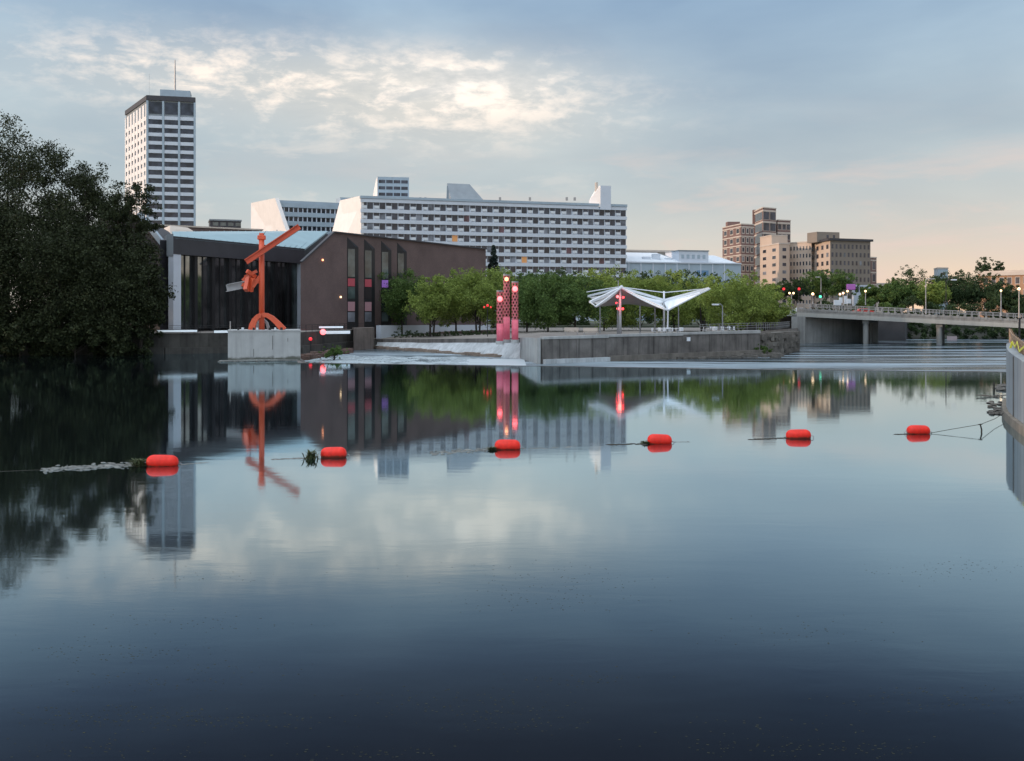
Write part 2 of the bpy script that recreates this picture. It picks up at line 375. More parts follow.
# weir: a concrete sill the river slips over
crest = [P(292, 142), P(298, 110), P(525, 103.7), P(763, 97.5), P(1005, 93), Vector((62, 91, 0))]
b = MB()
for a, c in zip(crest[:-1], crest[1:]):
    d = (c - a); d.z = 0; nrm = Vector((-d.y, d.x, 0)).normalized()
    for o0, o1, z1 in ((0, .35, .025), ):
        b.prism([(a + nrm * o0)[:2], (c + nrm * o0)[:2], (c + nrm * o1)[:2], (a + nrm * o1)[:2]], -1.5, z1)
    q = [a + nrm * .35, c + nrm * .35, c + nrm * 1.6, a + nrm * 1.6]
    b.face([(q[0].x, q[0].y, -.01), (q[1].x, q[1].y, -.01), (q[2].x, q[2].y, -.6), (q[3].x, q[3].y, -.6)])
struct('weir', b, M['conc_dark'])
# right bank land behind the near wall
b = MB(); b.prism([tuple(P(1011, 58.5)[:2]), (27.5, 50), (25.5, 45), (23.0, 38), (20.4, 27), (20, -50), (900, -50), (900, 176), (92, 176), (66, 120), (60, 94)], -3, 2.9)
struct('right_bank', b, M['bank'])

# white water on the rapids
def foam_sheet(name, label, pts, m, amp, seed, nx=60, ny=10, z=ZL + .03):
    """pts: far-left, far-right, near-right, near-left as (px, py on the lower water)"""
    rnd = np.random.RandomState(seed)
    q = [P(px, (H - ZL) * F / (py - HY), z=z) for px, py in pts]
    b = MB(); V = []
    ph = rnd.rand(6) * 6.28
    for j in range(ny + 1):
        for i in range(nx + 1):
            u, v = i / nx, j / ny
            v2 = v
            if j in (0, ny): v2 += (math.sin(u * 23 + ph[0]) + math.sin(u * 51 + ph[1])) * .05 * (1 if amp > .02 else .3)
            p = (q[0].lerp(q[1], u)).lerp(q[3].lerp(q[2], u), v2)
            e = min(1, 4 * u, 4 * (1 - u), 4 * v, 4 * (1 - v))
            p.z += amp * e * (rnd.rand() + .5 * math.sin(p.x * 1.3 + ph[2]) * math.sin(p.y * .9 + ph[3]))
            V.append(tuple(p))
    b.v = V
    for j in range(ny):
        for i in range(nx):
            a = j * (nx + 1) + i; b.f.append((a, a + 1, a + nx + 2, a + nx + 1)); b.mi.append(0)
    return tag(b.build(name, m, smooth=True), label, 'foam', kind='stuff')
foam_sheet('white_water', 'ragged white water tumbling below the brown brick building', [(336, 356), (470, 357.5), (470, 366.5), (330, 366)], M['foam'], .22, 1, 90, 10)
foam_sheet('white_water', 'smooth white sheet of water beside the stained seawall corner', [(455, 358.5), (524, 359), (527, 368), (440, 368)], M['foam_s'], .02, 2, 40, 6)
foam_sheet('white_water', 'slanting streaks of foam between concrete block and bush', [(306, 354), (346, 359), (352, 364), (302, 362)], M['foam'], .15, 3, 40, 8)
foam_sheet('white_water', 'small burst of white water at the end of the rubble abutment', [(764, 347), (775, 348), (780, 352), (762, 352)], M['foam'], .25, 4, 20, 6, z=ZL + .15)

# ------------------------------------------------------------------ terrace on the left bank
ter = [P(-60, 127.6), P(165, 133.5), P(300, 140.5), P(345, 159.6), P(374, 167.6)]
b = MB()
for a, c in zip(ter[:-1], ter[1:]):
    d = (c - a); d.z = 0; n = Vector((-d.y, d.x, 0)).normalized() * .5
    b.prism([a[:2], c[:2], (c + n)[:2], (a + n)[:2]], -2.5, 2.75)
    n2 = n * -1.2
    b.prism([(a + n2)[:2], (c + n2)[:2], (c)[:2], (a)[:2]], -2.5, .85)
tag(b.build('retaining_wall', M['conc_bank']), 'long dark stained retaining wall along the bank under the glass hall', 'wall')
b = MB(); b.prism([p[:2] for p in [ter[0] + Vector((0, .6, 0)), ter[1] + Vector((0, .6, 0)), ter[2] + Vector((-.4, .5, 0)), ter[3] + Vector((-.5, .2, 0)), ter[4] + Vector((-.6, .2, 0)), P(374, 215), P(-60, 215)]], 2.3, 2.7)
tag(b.build('terrace', M['plaza']), kind='structure')
# terrace railing
t = thing('terrace_railing', 'thin dark railing along the terrace in front of the glass hall', 'railing', ter[1])
b = MB(); b2 = MB()
for a, c in zip(ter[:-1], ter[1:]):
    L = (c - a).length; n = max(2, int(L / 2.2)); off = Vector((-.1, .35, 0))
    for k in range(n):
        p = a.lerp(c, k / n) + off; b = MB(); b.box((p.x, p.y, 2.75 + .5), (.06, .06, 1.0)); b.build('post', M['mull'], t)
    for zz in (3.75, 3.45, 3.1): b2.bar((a.x + off.x, a.y + off.y, zz), (c.x + off.x, c.y + off.y, zz), .05)
b2.build('rail', M['mull'], t)
# tube lights under the walkway edge
for x0, x1, D, y0, y1, lab in ((157, 197, 132.6, 330.2, 332.2, 'short white light strip low on the bank at the white column'), (214, 233, 134.6, 330.6, 333, 'short white light strip at the left edge of the concrete block'),
                            (319, 343, 147.0, 326.4, 328.2, 'thin upper white light strip on the bank below the brown brick wall'), (323, 350, 149.0, 331, 334, 'lower white light strip beside the red beacon')):
    a, c = P(x0, D, z=0), P(x1, D + 2.2, z=0); b = MB()
    z0, z1 = H - (y1 - HY) * D / F, H - (y0 - HY) * D / F
    b.prism([a[:2], c[:2], (c + Vector((0, .15, 0)))[:2], (a + Vector((0, .15, 0)))[:2]], z0, z1)
    f = MB(); f.prism([(a + Vector((-.1, .152, 0)))[:2], (c + Vector((.1, .152, 0)))[:2], (c + Vector((.1, .35, 0)))[:2], (a + Vector((-.1, .35, 0)))[:2]], z0 - .08, z1 + .08)
    r = thing('strip_light', lab, 'light', (a.x, a.y, z0), 'white strip lights along the terrace edge')
    b.build('light_tube', M['whitelamp'], r); f.build('housing', M['mull'], r)
# concrete block at the end of the terrace
b = MB(); a = P(354, 157, z=0); b.prism([a[:2], P(373, 161)[:2], P(374.5, 168.5)[:2], P(352, 168)[:2]], -1, 3.05)
tag(b.build('stair_block', mat('brown_grey_concrete', (.15, .125, .11), .9, .25, .6, bump=.3, stain=.5)), 'square pale brown concrete block at the end of the terrace', 'concrete block')
# red beacons
for px, py, D, r, m_, lab in ((323, 332, 145.5, .42, 'redcore', 'bright glowing red beacon on the terrace wall beside white light strips'), (310.5, 339, 139.6, .25, 'redlamp_dim', 'dim small red beacon low on the bank right of the concrete block')):
    p = P(px, D, py); t = thing('red_beacon', lab, 'lamp', p)
    b = MB(); b.ball(p, r); b.build('lamp_globe', M[m_], t, smooth=True)
    b = MB(); b.box(p - Vector((0, 0, r + .1)), (.3, .3, .25)); b.tube([p - Vector((0, 0, r)), p - Vector((0, 0, r + 1.4))], .06); b.build('bracket', M['mull'], t)

# ------------------------------------------------------------------ island
isl = [(374, 170, .9), (420, 156, 1.25), (480, 141, 1.75), (525, 131, 2.1), (540, 116, 2.5), (605, 122.5, 2.62), (680, 129, 2.75), (757, 137, 2.9), (775, 152, 2.9), (800, 196, 2.5)]
ip = [P(a, D, z=z) for a, D, z in isl]
inner = [P(a, D + 22, z=H - (334 - HY) * (D + 22) / F) for a, D, z in isl]
back = [P(a, 236, z=1.9) for a, D, z in isl]
def island_z(px, D):
    for k in range(len(isl) - 1):
        if isl[k][0] <= px <= isl[k + 1][0]:
            f = (px - isl[k][0]) / (isl[k + 1][0] - isl[k][0]); z = isl[k][2] * (1 - f) + isl[k + 1][2] * f
            D0 = isl[k][1] * (1 - f) + isl[k + 1][1] * f; zi = H - (334 - HY) * (D0 + 22) / F
            if D < D0 + 22: g = (D - D0) / 22; return z * (1 - g) + zi * g
            g = (D - D0 - 22) / max(1, 236 - D0 - 22); return zi * (1 - g) + 1.9 * g
    return 2.3
b = MB()
for k in range(len(ip) - 1):
    b.face([ip[k], ip[k + 1], inner[k + 1], inner[k]]); b.face([inner[k], inner[k + 1], back[k + 1], back[k]])
    b.face([ip[k] - Vector((0, 0, 3.5)), ip[k + 1] - Vector((0, 0, 3.5)), ip[k + 1], ip[k]])
struct('island_ground', b, M['plaza'])
def seg_wall(mb, a, c, th, z0, za, zc, out=0.0):
    d = (c - a); d.z = 0; n = Vector((d.y, -d.x, 0)).normalized()
    A, C = a + n * out, c + n * out; A2, C2 = A + n * th, C + n * th
    mb.prism([A2[:2], C2[:2], C[:2], A[:2]], z0, [za, zc, zc, za])
# pale revetment and quay edge (left part)
b = MB()
lo = [(369, 168, -.4), (420, 152.5, -.4), (480, 137, -.4), (526, 127.5, -.4)]
lp = [P(a, D, z=z) for a, D, z in lo]
for k in range(3):
    b.face([lp[k], lp[k + 1], ip[k + 1] - Vector((0, -.02, .22)), ip[k] - Vector((0, -.02, .22))])
    b.face([lp[k] - Vector((0, 0, 1)), lp[k + 1] - Vector((0, 0, 1)), lp[k + 1], lp[k]])
tag(b.build('revetment', M['conc_white']), 'pale sloping concrete apron at the waterside under the green trees', 'river wall')
b = MB()
for k in range(3): seg_wall(b, ip[k], ip[k + 1], .5, ip[k].z - 1.0, ip[k].z + .12, ip[k + 1].z + .12, out=-.25)
tag(b.build('quay_edge', M['conc_dark']), 'low dark kerb wall along the top of the pale sloping apron', 'wall')
b = MB()
for k in range(3):
    a, c = lp[k], lp[k + 1]; n = 26
    for j in range(n):
        rr = random.Random(k * 100 + j); p = a.lerp(c, (j + rr.random()) / n); 
        if k == 2 and j > 10: continue
        b.box((p.x, p.y - .4, p.z + .05), (rr.uniform(.6, 1.6), rr.uniform(.5, 1.0), rr.uniform(.3, .8)), rr.random() * 3)
tag(b.build('rock_line', mat('tan_rock', (.24, .19, .15), .9, .3, .8)), 'tan rocks lined along the foot of the pale concrete apron', 'rocks', kind='stuff')
# seawall: end face, stained wall to the corner, wall to the right
b = MB(); a = P(523, 129, z=0); c = P(540.6, 115.6, z=0); seg_wall(b, a, c, .4, -1.5, 2.3, 2.62, out=0)
tag(b.build('seawall_end', M['conc']), 'short pale whitish concrete wall end left of the dark stained seawall', 'river wall')
t = thing('seawall', 'long dark streaked concrete seawall around the island below the white canopy', 'river wall', P(605, 122, z=0))
def seawall_mesh(k0, k1, n=26):
    """battered wall with buttress ribs, panel joints and a coping"""
    mb = MB(); cp = MB()
    for k in range(k0, k1):
        seg_wall(mb, ip[k], ip[k + 1], .55, -1.6, ip[k].z - .05, ip[k + 1].z - .05)
        seg_wall(cp, ip[k], ip[k + 1], .75, ip[k].z - .05, ip[k].z + .22, ip[k + 1].z + .22, out=-.1)
        L = (ip[k + 1] - ip[k]).length; m_ = int(L / 2.2)
        d = (ip[k + 1] - ip[k]); d.z = 0; u = d.normalized(); nn = Vector((u.y, -u.x, 0))
        for j in range(1, m_):
            p = ip[k].lerp(ip[k + 1], j / m_) + nn * .57
            mb.box((p.x, p.y, .2), (.12, .12, 2 * (p.z - .35)), math.atan2(u.y, u.x))
    return mb, cp
wm, cp = seawall_mesh(4, 7); wm.build('wall_face', M['conc_dark'], t); cp.build('coping', M['conc'], t)
b = MB()
seg_wall(b, ip[4], ip[5], .5, -1.6, .12, .12, out=.55)
b.build('footing', M['conc_white'], t)
b = MB(); seg_wall(b, ip[5], ip[7], .6, -1.6, .25, .45, out=.55); b.build('footing', mat('brown_footing', (.17, .155, .135), .9, .3, .5, bump=.5, stain=.4), t)
b = MB(); pz = P(668, 127.6, z=1.0); b.box(pz, (2.6, .06, 2.1), math.atan2(7, 11)); 
# right end: rubble abutment
b = MB(); rr = random.Random(7)
A0, A1, A2_ = ip[7], P(797, 152, z=2.6), P(800, 175, z=2.6)
b.prism([A0[:2], (P(779, 139))[:2], A1[:2], A2_[:2], P(768, 176)[:2]], -1.6, [2.55, 2.75, 2.45, 2.3, 2.4])
for j in range(150):
    u = rr.random(); base = (A0 + Vector((.4, .2, 0))).lerp(P(779, 139), u * 2) if u < .5 else P(779, 139).lerp(A1, u * 2 - 1)
    b.box((base.x, base.y, rr.uniform(-.6, 2.5)), (rr.uniform(.5, 1.3), rr.uniform(.3, .6), rr.uniform(.35, .8)), rr.uniform(0, 1))
tag(b.build('rubble_abutment', M['stone']), 'old brown rubble stone abutment between the seawall and the bridge', 'stone wall')
b = MB(); 
for j in range(46):
    u = rr.random(); p = P(560 + u * 205, 121 + u * 13, z=0)
    b.box((p.x, p.y - rr.uniform(0, 1.2), ZL + .05), (rr.uniform(.5, 1.8), rr.uniform(.4, .9), rr.uniform(.15, .55)), rr.uniform(0, 3))
for j in range(34):
    p = P(rr.uniform(735, 782), rr.uniform(130, 139), z=0); b.box((p.x, p.y, ZL + .1), (rr.uniform(.6, 1.9), rr.uniform(.4, 1.2), rr.uniform(.3, .9)), rr.uniform(0, 3))
tag(b.build('rocks', M['stone']), 'dark wet rocks scattered at the foot of the seawall', 'rocks', kind='stuff')
# low white wall behind the trees
b = MB(); wa, wc = P(381, 172.5), P(489, 206); b.prism([wa[:2], wc[:2], (wc + Vector((.3, 1, 0)))[:2], (wa + Vector((-.9, .5, 0)))[:2]], 0, [3.3, 2.95, 2.95, 3.3])
tag(b.build('low_white_wall', M['white']), 'low long white wall behind the row of trees on the island', 'wall')
# dark path bank with lawn slope
b = MB(); b.prism([P(405, 190)[:2], P(500, 160)[:2], P(505, 176)[:2], P(420, 200)[:2]], 0, [1.5, 2.45, 2.5, 1.6])
tag(b.build('lawn', mat('brown_mulch', (.09, .055, .045), .95, .3, .4)), kind='structure')
# benches
def bench(px, D, lab):
    z = island_z(px, D); p = P(px, D, z=z); t = thing('park_bench', lab, 'bench', p, 'pale benches on the island')
    b = MB(); b.box(p + Vector((0, 0, .45)), (1.9, .5, .08)); b.build('seat', M['cream'], t)
    b = MB(); b.box(p + Vector((0, .27, .78)), (1.9, .06, .45)); b.build('backrest', M['cream'], t)
    for s in (-1, 1):
        b = MB(); b.box(p + Vector((s * .8, 0, .205)), (.08, .45, .41)); b.build('leg', M['steel'], t)
bench(571.5, 134, 'pale bench under the dark trees, further left of the two'); bench(590.5, 131, 'pale bench beside the left end of the white canopy')

# ------------------------------------------------------------------ facade tools
def footprint(L, C, Rr):
    L, C, Rr = Vector(L), Vector(C), Vector(Rr); return L, C, Rr, L + Rr - C
class Face:
    """vertical facade from A (left) to B (right), outward normal towards the viewer"""
    def __init__(s, A, B):
        s.A = Vector((A[0], A[1], 0)); s.B = Vector((B[0], B[1], 0)); s.d = s.B - s.A; s.L = s.d.length
        u = s.d / s.L; s.u = u; s.n = Vector((u.y, -u.x, 0))
    def p(s, x, z, out=0.0): q = s.A + s.u * x + s.n * out; q.z = z; return q
    def panel(s, mb, x0, x1, z0, z1, out0, out1, m=0):
        a, b_ = s.p(x0, 0, out1), s.p(x1, 0, out1); c, d = s.p(x1, 0, out0), s.p(x0, 0, out0)
        mb.prism([a[:2], b_[:2], c[:2], d[:2]], z0, z1, m)
WC = {}
def window(root, face, x0, x1, z0, z1, m, out=.06, dep=.05, name='window', limit=100, frame=None):
    k = (root.name, name); e = WC.setdefault(k, [0, {}, root])
    if e[0] < limit:
        b = MB(); face.panel(b, x0, x1, z0, z1, out - dep, out); ms = [m]
        if frame: face.panel(b, x0 - frame[0], x1 + frame[0], z0 - frame[0] * 1.3, z1 + frame[0], out - dep, out - .02, 1); ms.append(M[frame[1]])
        b.build(name, ms, root); e[0] += 1
    else:
        mb = e[1].setdefault(m.name, MB()); face.panel(mb, x0, x1, z0, z1, out - dep, out)
def flush_windows():
    for (rn, name), e in WC.items():
        mbs = e[1]
        if mbs:
            tot = MB(); ms = []
            for i, (mn, mb) in enumerate(mbs.items()):
                off = len(tot.v); tot.v += mb.v; tot.f += [tuple(off + q for q in f) for f in mb.f]; tot.mi += [i] * len(mb.f); ms.append(bpy.data.materials[mn])
            o = tot.build(name, ms, e[2]); o['kind'] = 'stuff'

# ------------------------------------------------------------------ office tower
def office_tower():
    L, C, Rr, Bk = footprint(P(126, 501, z=0), P(147.4, 465, z=0), P(194.8, 470, z=0))
    t = thing('office_tower', 'tall slim white office tower with dark window bands and a roof mast', 'tower', (C.x, C.y, 0))
    zt = H + 217 * .465
    b = MB(); b.prism([L[:2], C[:2], Rr[:2], Bk[:2]], 0, zt - 2); b.build('core', M['grey'], t)
    ff = Face(C, Rr); lf = Face(L, C); sp = MB(); cr = MB(); pr = MB()
    n = 21; z0 = 40.0; top = zt - 7.5; fh = (top - z0) / (n - 1) if False else 3.92
    z = zt - 9.6
    W = ff.L; cols = [(i * W / 3 + .75, (i + 1) * W / 3 - .55) for i in range(3)]
    for (x0, x1) in cols: window(t, ff, x0, x1, zt - 8.6, zt - 3.0, M['glass'], out=.1)
    r = 0
    while z > 5:
        ff.panel(sp, 0, W, z - 1.62, z - .0, .0, .45)      # white spandrel
        if z - fh > 8 and r < 20:
            for (x0, x1) in cols: window(t, ff, x0, x1, z - fh + .02, z - 1.64, M['glass'], out=.1)
        z -= fh; r += 1
    sp.build('spandrel_bands', M['white'], t)
    for x in [0.0, W / 3, 2 * W / 3, W]: ff.panel(pr, x - .45, x + .45, 0, zt - 2.6, .0, .75)
    pr.build('front_pier', M['bluegrey'], t)
    # left side: grid of narrow piers with small windows
    sb = MB(); m = 7; LW = lf.L
    for k in range(m + 1): x = LW * k / m; lf.panel(sb, max(0, x - 1.6), min(LW, x + 1.6), 0, zt - 4, 0, .5)
    z = zt - 9.6
    while z > 5: lf.panel(sb, 0, LW, z - 1.9, z, .0, .38); z -= fh
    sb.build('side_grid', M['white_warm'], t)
    g = MB()
    for k in range(m):
        x = LW * k / m; z = zt - 9.6
        for r in range(6 if k > -1 else 0): window(t, lf, x + 1.7, x + LW / m - 1.7, z + .05 - fh + 2.0 - 2.0, z - 1.95, M['glass'], out=.12); z -= fh
    # dark parapet cap and plant room
    c = MB(); lf.panel(c, 0, LW + .3, zt - 2.4, zt - .2, -1, .55); ff.panel(c, -.3, W + .3, zt - 2.4, zt - .2, -1, .85)
    c.prism([L[:2], C[:2], Rr[:2], Bk[:2]], zt - 2.4, zt - .4); c.build('parapet', M['dark'], t)
    c = MB(); q = Face(ff.p(5, 0, -6), ff.p(W - 2.5, 0, -6)); q.panel(c, 0, q.L, zt - .4, zt + 4.2, -9, 0); c.build('plant_room', M['bluegrey'], t)
    c = MB(); p = q.p(q.L * .47, 0, -4); c.tube([(p.x, p.y, zt + 4), (p.x, p.y, zt + 16), (p.x, p.y, zt + 19.5)], [.45, .3, .2], 6); c.build('mast', M['steel'], t)
    c = MB(); p = lf.p(LW * .6, 0, -5); c.tube([(p.x, p.y, zt), (p.x, p.y, zt + 14)], .05, 5); c.build('aerial', M['steel'], t)
office_tower()

# ------------------------------------------------------------------ banded block behind (with slanted end wall)
def banded_block():
    D = 400.0; A = P(277, D, z=0); Bp = P(346, D + 12, z=0); f = Face(A, Bp)
    t = thing('apartment_block', 'low banded block behind with a bright slanted blank end wall', 'building', (A.x, A.y, 0))
    zt = H + (312 - 201.5) * D / F
    b = MB(); f.panel(b, 0, f.L, 0, zt, -14, 0); b.build('wall', M['grey'], t)
    sp = MB(); dv = MB()
    for r in range(9):
        z = zt - 1.3 - r * 3.65; f.panel(sp, -.3, f.L, z - .9, z + .9, 0, 1.3)
        window(t, f, .5, f.L - .3, z - 2.7, z - 1.0, M['glass'], out=.08)
        for k in range(15): x = f.L * (k + .3) / 15; window(t, f, x, x + .35, z - 2.74, z - .92, M['white'], out=1.0, dep=.9, name='partition', limit=95)
    f.panel(sp, -.3, f.L, zt - .5, zt + .5, -1, 1.0)
    sp.build('balcony_bands', M['bluegrey'], t); pass
    # end wall: its river side leans outward towards the ground
    e = MB()
    def q(px, py, Dd): return P(px, Dd, py)
    tl, tr, br, bl = q(251, 203, 418), q(275, 198, 396), q(306, 290, 384), q(251, 290, 418)
    n = Vector((.9, .45, 0)) * 1.5
    pts = [tl, tr, br, bl]; pb = [p + n for p in pts]
    e.face(pts); e.face(list(reversed(pb)))
    for k in range(4): e.face([pts[k], pb[k], pb[(k + 1) % 4], pts[(k + 1) % 4]])
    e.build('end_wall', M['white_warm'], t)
    c = MB(); f.panel(c, 26.5, 31.5, zt + .5, zt + 3.2, -9, -2); c.build('plant_room', M['bluegrey'], t)
banded_block()

# ------------------------------------------------------------------ long white hotel slab
def long_slab():
    A, Bp = P(361, 340, z=0), P(626, 368, z=0); f = Face(A, Bp); W = f.L
    t = thing('hotel_block', 'long white slab block with rows of dark square windows above the trees', 'building', (A.x, A.y, 0))
    zt = H + (312 - 196.5) * .340
    b = MB(); f.panel(b, .3, W, 0, zt - .6, -15, 0); b.build('wall', M['white'], t)
    fh = 3.52; n = 23; bw = W / n
    sp = MB(); bx = MB(); pr = MB()
    for r in range(11):
        z = zt - 1.9 - r * fh        # top of the window row
        f.panel(sp, -.2, W + .2, z + .02, z + fh - 2.3, 0, .4)
        for k in range(n):
            x = k * bw
            if r < 8:
                lit = (r * 31 + k * 17) % 41
                m1 = M['blind'] if (r * 7 + k * 13) % 9 in (2, 5) else M['glassr'] if lit == 3 else (M['orangew'] if lit == 7 and r in (0, 3, 5) else M['glass'])
                window(t, f, x + 2.15, x + 4.05, z - 2.2, z, m1, out=.08)
                window(t, f, x + .12, x + 1.98, z - 1.0, z, M['glass'], out=.08, name='transom_window', limit=92)
            if r < 8: window(t, f, x + .3, x + 1.9, z - 1.95, z - 1.08, M['metalw'], out=.35, dep=.34, name='balcony_box', limit=92)
    sp.build('floor_bands', M['white'], t)
    c = MB(); f.panel(c, -.3, W + .3, zt - .6, zt + .25, -15.3, .6); c.build('parapet', M['bluegrey'], t)
    # end wall, back edge leaning outward
    e = MB(); tl, tr, br, bl = P(340, 366, 200.5), P(361, 339.6, 195.6), P(361, 339.6, 300), P(315, 371, 300)
    nn = f.u * 1.0 ; pts = [tl, tr, br, bl]; pb = [p + nn * .9 + Vector((0, 1, 0)) * .3 for p in pts]
    e.face(pts); e.face(list(reversed(pb)))
    for k in range(4): e.face([pts[k], pb[k], pb[(k + 1) % 4], pts[(k + 1) % 4]])
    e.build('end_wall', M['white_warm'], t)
    # penthouse with banded windows
    g = Face(P(377.5, 352, z=0), P(409, 354, z=0)); c = MB(); zp = H + (312 - 177) * .353
    g.panel(c, 0, g.L, zt, zp, -9, 0); ph = c.build('penthouse', M['bluegrey'], t)
    for r in range(3):
        for k in range(4):
            w = MB(); x = .4 + k * (g.L - .5) / 4; g.panel(w, x, x + (g.L - .5) / 4 - .35, zp - 1.9 - r * 2.25 - .3, zp - .8 - r * 2.25 - .3, 0, .06); w.build('window', M['glass'], ph)
    c = MB(); a = g.p(0, zt, -.5); bk = g.p(-4.2, zt, -8)
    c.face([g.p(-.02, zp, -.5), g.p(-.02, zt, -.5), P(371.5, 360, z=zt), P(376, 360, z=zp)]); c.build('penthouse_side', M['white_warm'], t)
    # sloping glazed wedge
    g = Face(P(451.5, 352, z=0), P(485, 356, z=0)); c = MB(); zw = H + (312 - 181.5) * .353
    a0, a1, a2, a3 = g.p(0, zt, 0), g.p(g.L, zt, 0), g.p(g.L, zt, -7), g.p(0, zt, -7)
    b0, b1 = g.p(0, zw, -6), g.p(g.L * .68, zw, -6)
    c.face([a0 + g.u * 3.2, a1, b1, b0]); c.face([a0, a0 + g.u * 3.2, b0]); c.face([a1, a2, b1]); c.face([a3, a0, b0]); c.face([a2, a3, b0, b1])
    c.build('roof_wedge', M['grey'], t)
    # stair tower with stack, right
    g = Face(P(600.5, 364, z=0), P(611, 365, z=0)); c = MB(); zs = H + (312 - 185.5) * .364
    g.panel(c, 0, g.L, zt - 2, zs, -4, 0); c.build('stair_tower', M['white'], t)
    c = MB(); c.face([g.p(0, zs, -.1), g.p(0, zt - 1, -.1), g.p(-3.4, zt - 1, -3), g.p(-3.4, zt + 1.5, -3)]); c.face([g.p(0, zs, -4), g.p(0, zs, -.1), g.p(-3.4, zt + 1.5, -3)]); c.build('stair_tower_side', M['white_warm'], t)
    c = MB(); p = g.p(-.9, 0, -2); c.tube([(p.x, p.y, zt), (p.x, p.y, zs + 1.3)], .55, 8); c.build('chimney', M['cream'], t)
    c = MB(); 
    for px in (353, 364, 420, 425, 500, 530, 567, 575):
        p = P(px, 350, z=zt); c.box((p.x, p.y + 1.5, zt + .5), (.8, .8, 1.1))
    c.build('roof_vents', M['steel'], t)
long_slab()

# ------------------------------------------------------------------ glass hall and brick theatre
def glass_hall():
    A, Bp = P(170.5, 145, z=0), P(302, 174, z=0); f = Face(A, Bp); W = f.L; zt = 16.6; zf = 14.0; z0 = 2.7
    t = thing('glass_hall', 'dark glass hall with black fascia, white end columns and pale cyan roof', 'building', (A.x, A.y, z0))
    BR, BL = P(328, 205, z=22.2), P(172, 190, z=20.9)
    FL, FR = f.p(0, zt, .6), f.p(W, zt, .6)
    r = MB(); r.face([FL, FR, BR, BL]); r.face([FL - Vector((0, 0, .3)), BL - Vector((0, 0, .3)), BR - Vector((0, 0, .3)), FR - Vector((0, 0, .3))])
    r.face([FR, FR - Vector((0, 0, .3)), BR - Vector((0, 0, .3)), BR]); r.face([FL, BL, BL - Vector((0, 0, .3)), FL - Vector((0, 0, .3))])
    ro = r.build('roof', M['cyan'], t)
    s = MB()
    for k in range(1, 22):
        u = k / 22; a, c = FL.lerp(FR, u), BL.lerp(BR, u); s.bar(a + Vector((0, 0, .05)), c + Vector((0, 0, .05)), .08, .12)
    s.build('roof_seams', M['cyan'], ro)
    c = MB(); f.panel(c, 0, W, zf, zt - .02, -.6, .55); c.build('fascia', M['dark'], t)
    c = MB(); c.prism([(f.p(0, 0, -2))[:2], (f.p(W, 0, -2))[:2], BR[:2], BL[:2]], z0, [zt - .5, zt - .5, 21.6, 20.4]); c.build('hall_body', M['dark'], t)
    n = 7; x0 = 1.4; x1 = W - 3.4; bw = (x1 - x0) / n
    for k in range(n):
        a = x0 + k * bw
        g = MB(); f.panel(g, a + .3, a + bw * .5 - .06, z0 + .4, zf, -.5, -.42); f.panel(g, a + bw * .5 + .06, a + bw - .3, z0 + .4, zf, -.5, -.42); g.build('window', M['glass2'], t)
    mu = MB()
    for k in range(n + 1): a = x0 + k * bw; f.panel(mu, a - .32, a + .32, z0, zf, -.6, .1)
    for k in range(n): a = x0 + (k + .5) * bw; f.panel(mu, a - .07, a + .07, z0, zf, -.55, -.3)
    mu.build('mullions', M['mull'], t)
    g = MB(); f.panel(g, x1 + .35, W - 1.0, z0, zf, -.55, -.3); g.build('side_panel', M['glassg'], t)
    for x, w in ((.05, 1.55), (W - .95, .95)):
        c = MB(); f.panel(c, x, x + w, z0, zf, -.45, .5); c.build('column', M['white'], t)
    c = MB(); q = P(164.5, 149, z=0); c.prism([q[:2], f.p(-.02, 0, .55)[:2], f.p(-.02, 0, -.6)[:2], P(164.5, 151)[:2]], zf - .3, zt + .3); c.build('fascia_return', M['grey'], t)
glass_hall()
def west_wing():
    t = thing('hall_wing', 'second dark hall wing with slanting roof edge, half hidden by the big trees', 'building', P(150, 152, z=2.7))
    b = MB(); pts = [P(100, 156, 205), P(141, 152, 216), P(164, 150, 248), P(164, 150, 332), P(100, 156, 332)]
    pb = [p + Vector((-6, 30, 0)) for p in pts]; b.face(list(reversed(pts))); b.face(pb)
    for k in range(5): b.face([pts[k], pts[(k + 1) % 5], pb[(k + 1) % 5], pb[k]])
    b.build('wall', M['dark'], t)
    b = MB(); b.bar(P(139, 151.4, 213.5), P(165.5, 149.4, 247), .5, .8); b.build('roof_edge', M['bluegrey'], t)
    b = MB(); b.box(P(163.2, 149.5, 289), (.35, .35, 11.5)); b.build('column', M['white'], t)
west_wing()
def roof_lantern():
    t = thing('roof_monitor', 'small pale sunlit sloping rooftop box left of the cyan roof', 'rooftop box', P(160, 210, 236))
    b = MB(); q = [P(153, 214, 233), P(170, 206, 225.5), P(176, 206, 229), P(170, 200, 240), P(165, 200, 246)]
    pb = [p + Vector((2, 5, 0)) for p in q]; b.face(q[::-1]); b.face(pb)
    for k in range(5): b.face([q[k], q[(k + 1) % 5], pb[(k + 1) % 5], pb[k]])
    b.build('wall', M['cream'], t)
roof_lantern()
